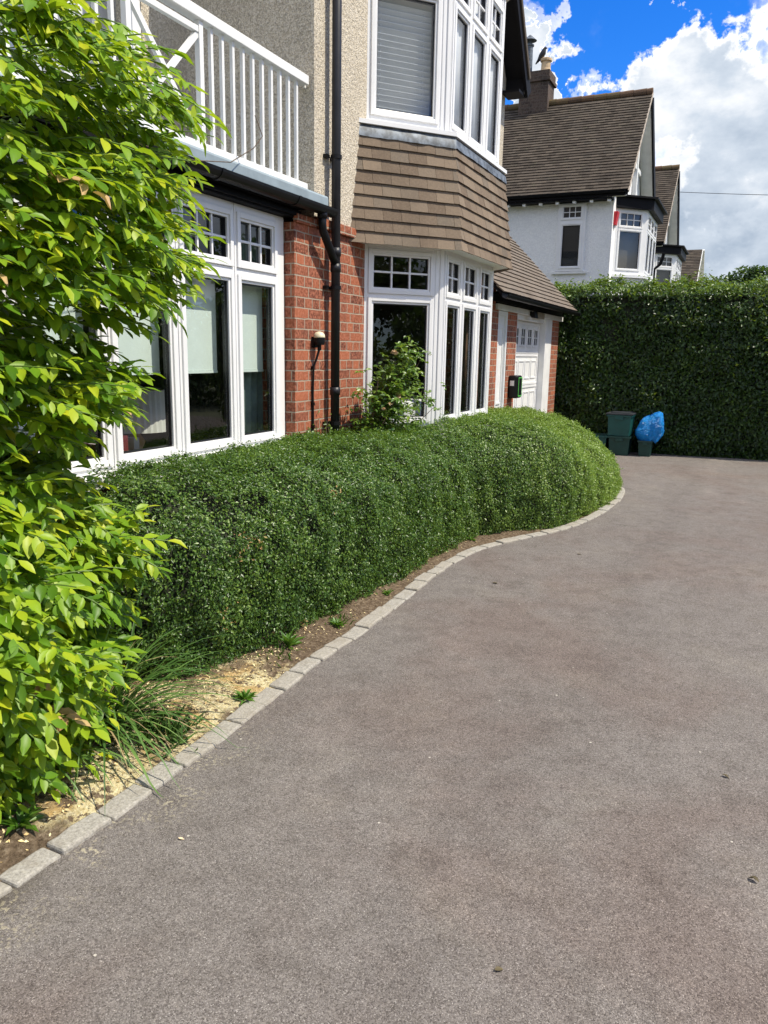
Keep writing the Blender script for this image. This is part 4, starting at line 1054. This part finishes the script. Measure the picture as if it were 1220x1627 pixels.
# a few brown dead tufts on the near end
dp_ = P[(P[:, 1] < 4.4) & (P[:, 2] < .8)]; c_ = dp_[rng.choice(len(dp_), 9)]
DP = np.concatenate([c + rng.normal(0, 1, (26, 3)) * [.02, .03, .035] for c in c_]) + [.02, -.01, 0]
leaves('dead_foliage', DP, rng.normal(0, 1, DP.shape), rng.normal(0, 1, DP.shape), rng.uniform(.014, .026, len(DP)), rng.uniform(.006, .011, len(DP)), M['dry'], 'simple', hedge)
print('hedge leaves', len(P))

# tall hedge at the back
th = empty('tall_hedge', (3, 14.3, 0), 'tall dark green hedge closing the end of the drive behind the recycling boxes', 'hedge')
def fy(x): return 13.72 + .085 * (x - 1.0)
nx, nz = 60, 20; xs = np.linspace(-.22, 7.5, nx)
prof = [(.10, .0), (.0, .25), (-.03, .9), (-.04, 1.6), (-.02, 2.3), (.03, 2.58), (.16, 2.70), (.4, 2.745), (1.1, 2.74), (1.3, 2.5), (1.32, 0)]
def hull2(ins):
    vs = []; tr = []
    for x in xs:
        for o, z in prof: vs.append((x, fy(x) + o + (ins if o < .6 else -ins), z - (ins if z > 2.6 else 0)))
    m_ = len(prof)
    for i in range(nx - 1):
        for k in range(m_ - 1):
            a, b = i * m_ + k, (i + 1) * m_ + k; tr += [(a, b, b + 1), (a, b + 1, a + 1)]
    b0 = len(vs)
    for o, z in prof: vs.append((xs[0] + ins, fy(xs[0]) + o, z))
    for k in range(1, m_ - 1): tr.append((b0, b0 + k, b0 + k + 1))
    return np.array(vs), np.array(tr)
v, tr = hull2(.10); mb = MB(); mb.add(v.tolist(), tr.tolist()); mb.build('twigs', M['core'], th)
v, tr = hull2(0); P, N = scatter(v, tr, 150000)
N[:, 1] = np.where((P[:, 1] < fy(P[:, 0]) + .2), -np.abs(N[:, 1]), N[:, 1]); N[P[:, 2] > 2.6, 2] = np.abs(N[P[:, 2] > 2.6, 2])
left = P[:, 0] < -.20; N[left] = [-1, -.1, 0]
keep = ((P[:, 0] < 4.6) | (rng.random(len(P)) < .2)) & ((P[:, 1] < fy(P[:, 0]) + .75)); P, N = P[keep], N[keep]
P = P + N * ((vnoise(P, 1.4, 6) - .5) * .16 + (vnoise(P, 4.5, 7) - .5) * .16 + rng.normal(0, .03, len(P)))[:, None]
top = P[:, 2] > 2.5; P[top, 2] += np.abs(rng.normal(0, .05, top.sum())) + (vnoise(P[top], 2.3, 41) - .5) * .16 + (vnoise(P[top], 7, 42) > .72) * rng.random(top.sum()) * .12; P[:, 2] = np.maximum(P[:, 2], .03)
Nn, T = leafdirs(N, .55, .45, .7); L = rng.uniform(.042, .078, len(P)); W = L * rng.uniform(.42, .56, len(P))
leaves('foliage', P, Nn, T, L, W, M['laurel'], 'oval', th)
print('tall hedge', len(P))
# small tree whose top shows over the tall hedge
tr_ = empty('tree', (2.9, 17.2, 0), 'dark leafy tree top showing just above the tall hedge at the right', 'tree')
mb = MB(); mb.tube([(2.9, 17.2, 0), (2.88, 17.2, 1.5), (2.8, 17.25, 2.9)], [.09, .07, .03], 10)
for a in range(6): mb.tube([(2.88, 17.2, 1.4 + .15 * a), (2.88 + .5 * math.cos(a * 1.9), 17.2 + .4 * math.sin(a * 1.9), 2.2 + .15 * a), (2.88 + .8 * math.cos(a * 1.9), 17.2 + .6 * math.sin(a * 1.9), 2.75 + .1 * a)], [.04, .025, .008], 8)
mb.build('trunk', M['bark'], tr_)
cs = [(2.35, 3.0, .30), (2.72, 3.13, .30), (2.95, 3.22, .22), (3.3, 2.95, .32), (3.75, 3.08, .3), (2.8, 2.6, .6), (3.4, 2.6, .6), (2.3, 2.5, .5), (4.1, 2.9, .3)]
TP = np.concatenate([np.array([x, 17.2, z]) + unit(rng.normal(0, 1, (420, 3))) * (r * rng.random((420, 1)) ** .4) * [1, 1.1, .75] for x, z, r in cs])
Nn, T = leafdirs(unit(rng.normal(0, 1, TP.shape)), .5, .5); leaves('crown', TP, Nn, T, rng.uniform(.06, .11, len(TP)), rng.uniform(.03, .05, len(TP)), M['far'], 'oval', tr_)

# trees across the drive, outside the frame: what the panes mirror
BP = []
for i in range(60):
    c = np.array([rng.uniform(11.5, 16), rng.uniform(-4, 34), rng.uniform(.5, 4.5)]); r = rng.uniform(1.0, 2.0)
    BP.append(c + unit(rng.normal(0, 1, (800, 3))) * r * rng.random((800, 1)) ** .33)
BP = np.concatenate(BP); BP[:, 2] = np.abs(BP[:, 2])
Nn, T = leafdirs(unit(rng.normal(0, 1, BP.shape)), .5, .4)
wd = leaves('woodland', BP, Nn, T, rng.uniform(.15, .26, len(BP)), rng.uniform(.09, .15, len(BP)), M['far'], 'oval', None)
tag(wd, 'belt of trees across the drive, mirrored in the window panes', 'trees', None, 'stuff')

# ================================================================== WISTERIA
wi = empty('climbing_shrub', (.35, 1.75, 0), 'tall bright green climbing shrub with long divided leaves at the left edge', 'shrub')
ZR = [(-.1, .50), (.08, .58), (.36, .68), (.56, .78), (.72, .88), (.85, .88), (.98, .74), (1.1, .62), (1.25, .64), (1.36, .70), (1.42, .82), (1.52, .84), (1.6, .72), (1.72, .78), (1.85, 1.06), (2.0, 1.10), (2.15, 1.02), (2.25, 1.08), (2.42, 1.18), (2.55, 1.14), (2.64, .92), (2.70, .7)]
zz, rr = np.array([a for a, b in ZR]), np.array([b for a, b in ZR])
AX = np.array([.30, 1.70]); LAT = np.array([.533, .846]); DEP = np.array([.846, -.533])
nl = 4600; P0 = []; D0 = []
while len(P0) < nl:
    z = rng.uniform(-.05, 2.66); r = np.interp(z, zz, rr) - .15
    a = rng.uniform(-math.pi, math.pi)
    q = 1 - .55 * rng.random() ** 1.8
    lat, dep = math.cos(a) * r * q, math.sin(a) * min(.62, r) * q
    if dep < -.35 or lat < -1.05: continue
    p = np.array([*(AX + LAT * lat + DEP * dep), z])
    # thinner where the window glints through
    px_gap = (1.93 < z < 2.15) and .30 < lat < .8 and dep < .35
    if px_gap and rng.random() < .62: continue
    if vnoise(p[None] * [1, 1, 2.1], 2.7, 12)[0] < (.37 if lat > .15 else .22): continue
    if p[0] < -.0 and z > 1 and p[1] > 2.0: continue
    dxy = LAT * (math.cos(a) * .8 + .55) + DEP * (math.sin(a) + .1) * .65
    dd = np.array([*dxy, .12]) + rng.normal(0, .35, 3) + (np.array([.25, 0, .0]))
    P0.append(p); D0.append(dd / np.linalg.norm(dd))
P0, D0 = np.array(P0), np.array(D0)
LP = []; LN = []; LT = []; LL = []; idx = []; st = MB()
for p, d0 in zip(P0, D0):
    ln = rng.uniform(.15, .25); npair = rng.integers(4, 7); droop = rng.uniform(.15, .8)
    side = np.cross(d0, [0, 0, 1.0]); side /= max(np.linalg.norm(side), 1e-6)
    pts = []; cur = p.copy(); dcur = d0.copy(); seg = ln / (npair + 1)
    dr = 1 if rng.random() < .005 else 0
    gain = rng.random()
    for k in range(npair + 1):
        cur = cur + dcur * seg; dcur = dcur + np.array([0, 0, -droop * .22]); dcur /= np.linalg.norm(dcur); pts.append(cur.copy())
        nrm = np.cross(side, dcur); nrm *= np.sign(nrm[2]) if abs(nrm[2]) > .05 else 1
        lsz = rng.uniform(.056, .086) * (1 - .25 * abs(k / npair - .5)) * (.82 + .3 * gain)
        if k < npair:
            for sg in (-1, 1):
                LP.append(cur + rng.normal(0, .004, 3)); LT.append(side * sg * 1.0 + dcur * rng.uniform(.55, 1.1) + np.array([0, 0, -.12]) + rng.normal(0, .14, 3)); LN.append(nrm + side * sg * .2 + np.array([.25 + .40 * DEP[0], .40 * DEP[1], .1]) + rng.normal(0, .26, 3)); LL.append(lsz); idx.append(dr)
        else:
            LP.append(cur); LT.append(dcur + np.array([0, 0, -.2])); LN.append(nrm + rng.normal(0, .15, 3)); LL.append(lsz * 1.15); idx.append(dr)
    st.tube([p] + pts, .0022, 4, cap=False)
LP, LT, LN, LL, idx = np.array(LP), np.array(LT), np.array(LN), np.array(LL), np.array(idx)
leaves('foliage', LP[idx == 0], LN[idx == 0], LT[idx == 0], LL[idx == 0], LL[idx == 0] * rng.uniform(.42, .55, (idx == 0).sum()), M['wist'], 'leaflet', wi, smooth=True, curl=(.1, .95))
leaves('dry_foliage', LP[idx == 1], LN[idx == 1], LT[idx == 1], LL[idx == 1] * .9, LL[idx == 1] * .42, M['dry'], 'leaflet', wi, smooth=True)
st.build('leaf_stalks', simple('green_stalk', (.10, .17, .03), .5), wi)
mb = MB()
for k in range(9):
    a = k * .7; pts = [(.35 + .10 * math.cos(a), 1.72 + .10 * math.sin(a), 0)]
    for q in range(1, 9): pts.append((.32 + (.10 + .045 * q * (k % 3) * .5) * math.cos(a + q * .5), 1.74 + (.10 + .055 * q * ((k + 1) % 3) * .5) * math.sin(a + q * .5), q * .33))
    mb.tube(pts, [.022 - .002 * q for q in range(9)], 8)
mb.build('stem', M['bark'], wi, smooth=True)
mb = MB()   # loose tendril in front of the railing
mb.tube([(.30, 3.0, 2.55), (.26, 3.5, 2.58), (.20, 3.9, 2.66), (.12, 4.25, 2.82), (.10, 4.38, 2.92), (.10, 4.30, 3.02)], .003, 6); mb.build('tendril', M['bark'], wi, smooth=True)

# ================================================================== STRAP LEAVED PLANT
def strap_plant(c, n, lmin, lmax, label, seed):
    r = np.random.default_rng(seed); o = empty('strap_leaf_plant', (c[0], c[1], 0), label, 'plant')
    def blades(cnt, mm, nm, lo, hi, wlo, whi, bias):
        mb = MB()
        for i in range(cnt):
            a = r.normal(bias, 1.0); l = r.uniform(lo, hi); wd = r.uniform(wlo, whi); b = np.array([c[0] + r.normal(0, .045), c[1] + r.normal(0, .05), .01]); el_ = r.uniform(.7, 1.4); dv = np.array([math.cos(a) * math.cos(el_), math.sin(a) * math.cos(el_), math.sin(el_)])
            k = 9; vs = []; sd_ = np.array([-math.sin(a), math.cos(a), 0]); g = r.uniform(.12, .30)
            for q in range(k + 1):
                wq = wd * (1 - (q / k) ** 2.2) * (0.6 + .4 * min(1, q / 2)) + .0004
                nrm = np.cross(dv, sd_)
                vs += [b - sd_ * wq, b - nrm * wq * .35, b + sd_ * wq]; b = b + dv * l / k; dv = dv + np.array([0, 0, -g]); dv /= np.linalg.norm(dv)
                b[2] = max(b[2], .012)
            fs = []
            for q in range(k): fs += [(3 * q, 3 * q + 1, 3 * q + 4, 3 * q + 3), (3 * q + 1, 3 * q + 2, 3 * q + 5, 3 * q + 4)]
            mb.add(vs, fs)
        mb.build(nm, mm, o, smooth=True)
    blades(n, M['strap'], 'foliage', lmin, lmax, .0035, .0085, .7); blades(n // 5, M['strapdry'], 'dry_blades', lmin * .7, lmax * .8, .002, .005, .2)
    return o
strap_plant((.71, 2.22, 0), 120, .38, .78, 'clump of long green strap leaves between the climber and the clipped hedge', 1)
strap_plant((.68, 1.93, 0), 70, .26, .46, 'lower clump of strap leaves drooping over the sawdust beside the climber', 2)
# grass tufts on the sawdust
def tuft(c, n, l, label, seed, m='strap'):
    r = np.random.default_rng(seed); mb = MB(); P_ = np.array([[c[0], c[1], .015]]) + r.normal(0, 1, (n, 3)) * [.05, .06, 0]
    o = empty('grass_tuft', (c[0], c[1], 0), label, 'grass', 'grass tufts in the bed')
    T_ = r.normal(0, .6, (n, 3)); T_[:, 2] = np.abs(T_[:, 2]) + .5
    leaves('foliage', P_, r.normal(0, 1, (n, 3)), T_, r.uniform(l * .5, l, n), r.uniform(.002, .005, n), M[m], 'simple', o)
tuft((.93, 2.34), 130, .12, 'thin grass tuft on the sawdust close to the kerb', 3); tuft((.82, 2.36), 70, .13, 'small grass tuft just behind another on the sawdust', 4); tuft((.88, 3.25), 60, .07, 'short grass tuft at the foot of the clipped hedge', 5, 'weed')
tuft((.9, 3.9), 50, .06, 'short grass tuft by the kerb halfway along the hedge', 6, 'weed')
def weed(c, n, l, label, seed):
    r = np.random.default_rng(seed); a = r.uniform(0, 2 * math.pi, n); e = r.uniform(.25, 1.0, n)
    T_ = np.c_[np.cos(a) * np.cos(e), np.sin(a) * np.cos(e), np.sin(e)]; P_ = np.array([[c[0], c[1], .015]]) + T_ * r.uniform(0, .02, (n, 1))
    N_s = np.c_[-np.cos(a) * np.sin(e), -np.sin(a) * np.sin(e), np.cos(e)] + r.normal(0, .2, (n, 3))
    o = empty('weed', (c[0], c[1], 0), label, 'weed', 'weeds in the bed')
    leaves('leaves', P_, N_s, T_, r.uniform(l * .6, l, n), r.uniform(l * .15, l * .28, n), M['weed'], 'oval', o)
weed((1.02, 2.78), 34, .065, 'bright green little weed against the kerb setts', 11)
weed((.86, 3.42), 16, .11, 'broad leaved weed at the foot of the clipped hedge', 12)
weed((.93, 3.85), 26, .06, 'low weed in the bare soil halfway along the hedge', 13)
weed((.95, 4.55), 20, .05, 'tiny weed in the bare soil further along the hedge', 14)
weed((.95, 6.28), 22, .06, 'weed beside the kerb where the hedge turns', 15)
weed((.92, 1.62), 20, .10, 'weed at the foot of the climber near the frame edge', 16)
# wood chips and litter on the bed
n = 5200; cx = rng.uniform(.35, 1.03, n); cyy = rng.uniform(1.3, 6.4, n); kk = np.interp(cyy, np.maximum.accumulate(KS[:, 1]), KS[:, 0]) - .085
cx = np.minimum(cx, kk - rng.random(n) * .2); dens_ = np.exp(-((cyy - 2.3) / 1.0) ** 2) + .22; ok = rng.random(n) < dens_; cx, cyy = cx[ok], cyy[ok]; n = len(cx)
zz_ = bed_z(cx, cyy) + .003
T_ = rng.normal(0, 1, (n, 3)); T_[:, 2] *= .25
ch_ = leaves('wood_chips', np.c_[cx, cyy, zz_], rng.normal(0, .35, (n, 3)) + [0, 0, 1], T_, rng.uniform(.008, .026, n), rng.uniform(.004, .012, n), M['chip'], 'simple', None)
tag(ch_, 'pale wood chips and litter strewn over the bed', 'wood chips', None, 'stuff')
# leaves lying on the drive
def fallen(px, py, l, rz, m, label):
    d_ = pxdir(px, py); k = -1.62 / d_.z; p = CAM + d_ * k; o = empty('fallen_leaf', (p.x, p.y, .003), label, 'leaf', 'dead leaves on the drive')
    P_ = np.array([[p.x - math.cos(rz) * l / 2, p.y - math.sin(rz) * l / 2, .006]]); ob = leaves('blade', P_, np.array([[.15, .1, 1.0]]), np.array([[math.cos(rz), math.sin(rz), .12]]), np.array([l]), np.array([l * .55]), m, 'leaflet', o)
fallen(793, 1542, .030, .8, M['dirtleaf'], 'curled dead leaf on the tarmac near the bottom of the photo')
fallen(1197, 1400, .035, 2.6, M['dirtleaf'], 'dead leaf on the tarmac by the right edge')
fallen(1153, 1235, .03, -.3, M['dirtleaf'], 'small dead leaf on the tarmac right of the middle')
fallen(787, 927, .05, .2, M['dirtleaf'], 'small dead leaf on the tarmac near the bend of the kerb')
fallen(921, 881, .05, .5, M['dirtleaf'], 'small dark leaf on the tarmac beyond the bend of the kerb')
fallen(288, 1334, .022, .3, M['petal'], 'pale petal on the tarmac near the kerb')

# ================================================================== ROSE
ro = empty('rose_bush', (.16, 5.72, 0), 'rose bush with cream blooms in front of the lower bay', 'rose bush')
mb = MB(); tips = []
r = np.random.default_rng(5)
for k in range(15):
    a = r.uniform(0, 6.28); R_ = r.uniform(.05, .42); tip = np.array([.40 + (math.cos(a) * .55 + math.sin(a) * .5) * R_, 5.97 + (math.sin(a) * .85 + math.cos(a) * .1) * R_, r.uniform(1.12, 1.66)]); b = np.array([.14 + r.normal(0, .03), 5.70 + r.normal(0, .04), .3])
    mid = (b + tip) / 2 + np.array([r.normal(0, .05), r.normal(0, .05), .06]); mb.tube([b, b * .6 + mid * .4 + [0, 0, .02], mid, tip], [.010, .008, .006, .002], 6); tips.append((mid, tip))
mb.tube([(.15, 5.70, .3), (.16, 5.70, .9), (.17, 5.71, 1.08)], [.022, .02, .014], 8); mb.build('stem', M['bark'], ro)
LP = []; LT = []; LN = []; LL = []
for c in range(560):
    m_, tp = tips[r.integers(len(tips))]; s_ = r.uniform(.15, 1.06); p = m_ * (1 - s_) + tp * s_ + r.normal(0, 1, 3) * [.05, .075, .075]
    F0 = FB[0]; nn = (p[0]) * F0.n[0] + (p[1] - 6.03) * F0.n[1]
    if p[0] < .03 or (nn < .03 and p[1] > 5.95): p = p + np.array([.1, -.08, 0])
    dv = r.normal(0, 1, 3) + [.5, -.2, .1]; dv /= np.linalg.norm(dv); sd_ = np.cross(dv, [0, 0, 1]); sd_ /= np.linalg.norm(sd_)
    for q in range(5):
        LP.append(p + dv * .022 * (q // 2)); LT.append(dv * (.6 if q < 4 else 1.2) + (sd_ * (1 if q % 2 else -1) if q < 4 else 0) + [0, 0, -.15]); LN.append(np.array([.3, -.1, 1]) + r.normal(0, .4, 3)); LL.append(r.uniform(.032, .055))
LP, LT, LN, LL = map(np.array, (LP, LT, LN, LL)); leaves('foliage', LP, LN, LT, LL, LL * .55, M['rose'], 'oval', ro)
for x, y, z, s_ in ((.40, 5.78, 1.60, .033), (.42, 5.83, 1.25, .036), (.38, 5.64, 1.16, .022), (.40, 5.72, 1.20, .02)):
    n = 26; a = rng.uniform(0, 6.28, n); e = rng.uniform(-.1, 1.4, n); dv = np.c_[np.cos(a) * np.cos(e), np.sin(a) * np.cos(e), np.sin(e)]
    leaves('flower', np.array([[x, y, z]]) + dv * s_ * .25, dv + rng.normal(0, .2, (n, 3)), rng.normal(0, .3, (n, 3)) + [0, 0, 1], np.full(n, s_ * 1.1), np.full(n, s_ * 1.1), M['petal'], 'oval', ro)
# straggly creeper shoots by the pipe
LP = np.array([.04, 5.3, .95]) + r.normal(0, 1, (160, 3)) * [.02, .14, .09]; LP[:, 0] = np.abs(LP[:, 0]) + .02
cr = empty('creeper', (.04, 5.3, .6), 'straggly small creeper at the foot of the downpipe', 'creeper')
leaves('foliage', LP, r.normal(0, .5, LP.shape) + [1, 0, .4], r.normal(0, 1, LP.shape), r.uniform(.018, .035, 160), r.uniform(.01, .018, 160), M['rose'], 'oval', cr)
mb = MB()
for k in range(7): mb.tube([(.03, 5.2 + .05 * k, .6), (.05, 5.18 + .06 * k, .9), (.04, 5.15 + .06 * k + .02 * (k % 3), 1.08)], [.005, .004, .002], 6)
mb.build('stem', M['bark'], cr)

# ================================================================== RECYCLING BOXES
def rbox(c, w_, d_, h_, m, label, rz=0, lip=.018, taper=.90, z=0, lid=False, group='green recycling boxes by the hedge'):
    o = empty('recycling_box', (c[0], c[1], z), label, 'recycling box', group, rz)
    def P_(x, y, zz): return (x, y, zz)
    mb = MB(); hw, hd = w_ / 2, d_ / 2; t_ = .006
    # walls with thickness, tapered, open on top
    lv = [(taper, 0.0), (1.0, h_)]
    vs = []
    for k, zz in lv:
        for x, y in ((-hw, -hd), (hw, -hd), (hw, hd), (-hw, hd)): vs.append((x * k, y * k, zz))
    for k, zz in ((1.0, h_), (taper, .01)):
        for x, y in ((-hw + t_, -hd + t_), (hw - t_, -hd + t_), (hw - t_, hd - t_), (-hw + t_, hd - t_)): vs.append((x * k, y * k, zz))
    fs = [(3, 2, 1, 0)] + [(i, (i + 1) % 4, 4 + (i + 1) % 4, 4 + i) for i in range(4)] + [(4 + i, 4 + (i + 1) % 4, 8 + (i + 1) % 4, 8 + i) for i in range(4)] + [(8 + i, 8 + (i + 1) % 4, 12 + (i + 1) % 4, 12 + i) for i in range(4)] + [(12, 13, 14, 15)]
    mb.add(vs, fs); mb.build('body', m, o, bevel=.006, world=False)
    mb = MB()
    for a, b in (((-hw - lip, -hd - lip, h_ - .03), (hw + lip, -hd - .001, h_ + .002)), ((-hw - lip, hd + .001, h_ - .03), (hw + lip, hd + lip, h_ + .002)), ((-hw - lip, -hd, h_ - .03), (-hw - .001, hd, h_ + .002)), ((hw + .001, -hd, h_ - .03), (hw + lip, hd, h_ + .002))): mb.box(a, b)
    mb.box((-hw * .35, -hd - lip - .004, h_ - .075), (hw * .35, -hd * .97, h_ - .031)); mb.build('rim', m, o, bevel=.004, world=False)
    if lid:
        mb = MB(); mb.box((-hw - .03, -hd - .03, h_ + .004), (hw + .03, hd + .03, h_ + .028)); mb.box((-hw * .8, -hd * .8, h_ + .029), (hw * .8, hd * .8, h_ + .042)); mb.build('lid', M['lid'], o, bevel=.008, world=False)
    return o
BY = 13.46
rbox((1.155, BY, 0), .335, .45, .315, M['dgreen'], 'dark green recycling box, bottom of the stack of two', .03)
rbox((1.145, BY, 0), .375, .47, .345, M['green'], 'green recycling box with grey lid, on top of the stack', -.02, z=.322, lid=True)
rbox((.74, BY + .02, 0), .40, .40, .305, M['green'], 'low green recycling box half hidden by the clipped hedge', .05)
rbox((1.565, BY - .02, 0), .215, .26, .26, M['dgreen'], 'small dark green caddy under the blue bag', .0, lip=.012, taper=.82)
bag = MB(); bc = Vector((1.575, BY - .03, .262)); seg, rw = 28, 12; vs = []; fs = []
r = np.random.default_rng(21)
# a full bag lying tilted: lower corner over the caddy, mouth gathered to the left, one corner pulled up to the right
prof = [(.12, -.03), (.155, -.015), (.20, .05), (.235, .12), (.24, .19), (.225, .26), (.195, .325), (.14, .37), (.07, .39), (.01, .395)]
seg = 56
for j, (rad, z) in enumerate(prof):
    for k in range(seg):
        a = 2 * math.pi * k / seg; s_ = j / len(prof); c_, n_ = math.cos(a), math.sin(a)
        q_ = np.array([[c_ * .2, n_ * .2, z]]); cr_ = 1 + .34 * (vnoise(q_, 9, 31)[0] - .5) + .20 * (vnoise(q_, 22, 32)[0] - .5) + .06 * math.sin(3 * a + 3 * s_)
        sq = 1 / max(abs(c_), abs(n_)) ** .45
        x = rad * cr_ * c_ * .93 * sq + .03; y = rad * cr_ * n_ * .62 * sq
        zz = z + (.24 * max(0, c_) ** 1.2 - .10 * max(0, -c_)) * s_ * (rad / .24) + r.normal(0, .004) + .05 * (vnoise(q_, 14, 33)[0] - .5)
        vs.append((bc.x + x, bc.y + y, bc.z + zz))
for j in range(len(prof) - 1):
    for k in range(seg): fs.append((j * seg + k, j * seg + (k + 1) % seg, (j + 1) * seg + (k + 1) % seg, (j + 1) * seg + k))
fs.append(tuple((len(prof) - 1) * seg + k for k in range(seg)))
bag.add(vs, fs); bo = bag.build('plastic_bag', M['bag']); so_ = bo.modifiers.new('Solid', 'SOLIDIFY'); so_.thickness = .002
tag(bo, 'crumpled bright blue plastic bag stuffed over the small green caddy', 'bag')
print('all done', len(scene.objects))
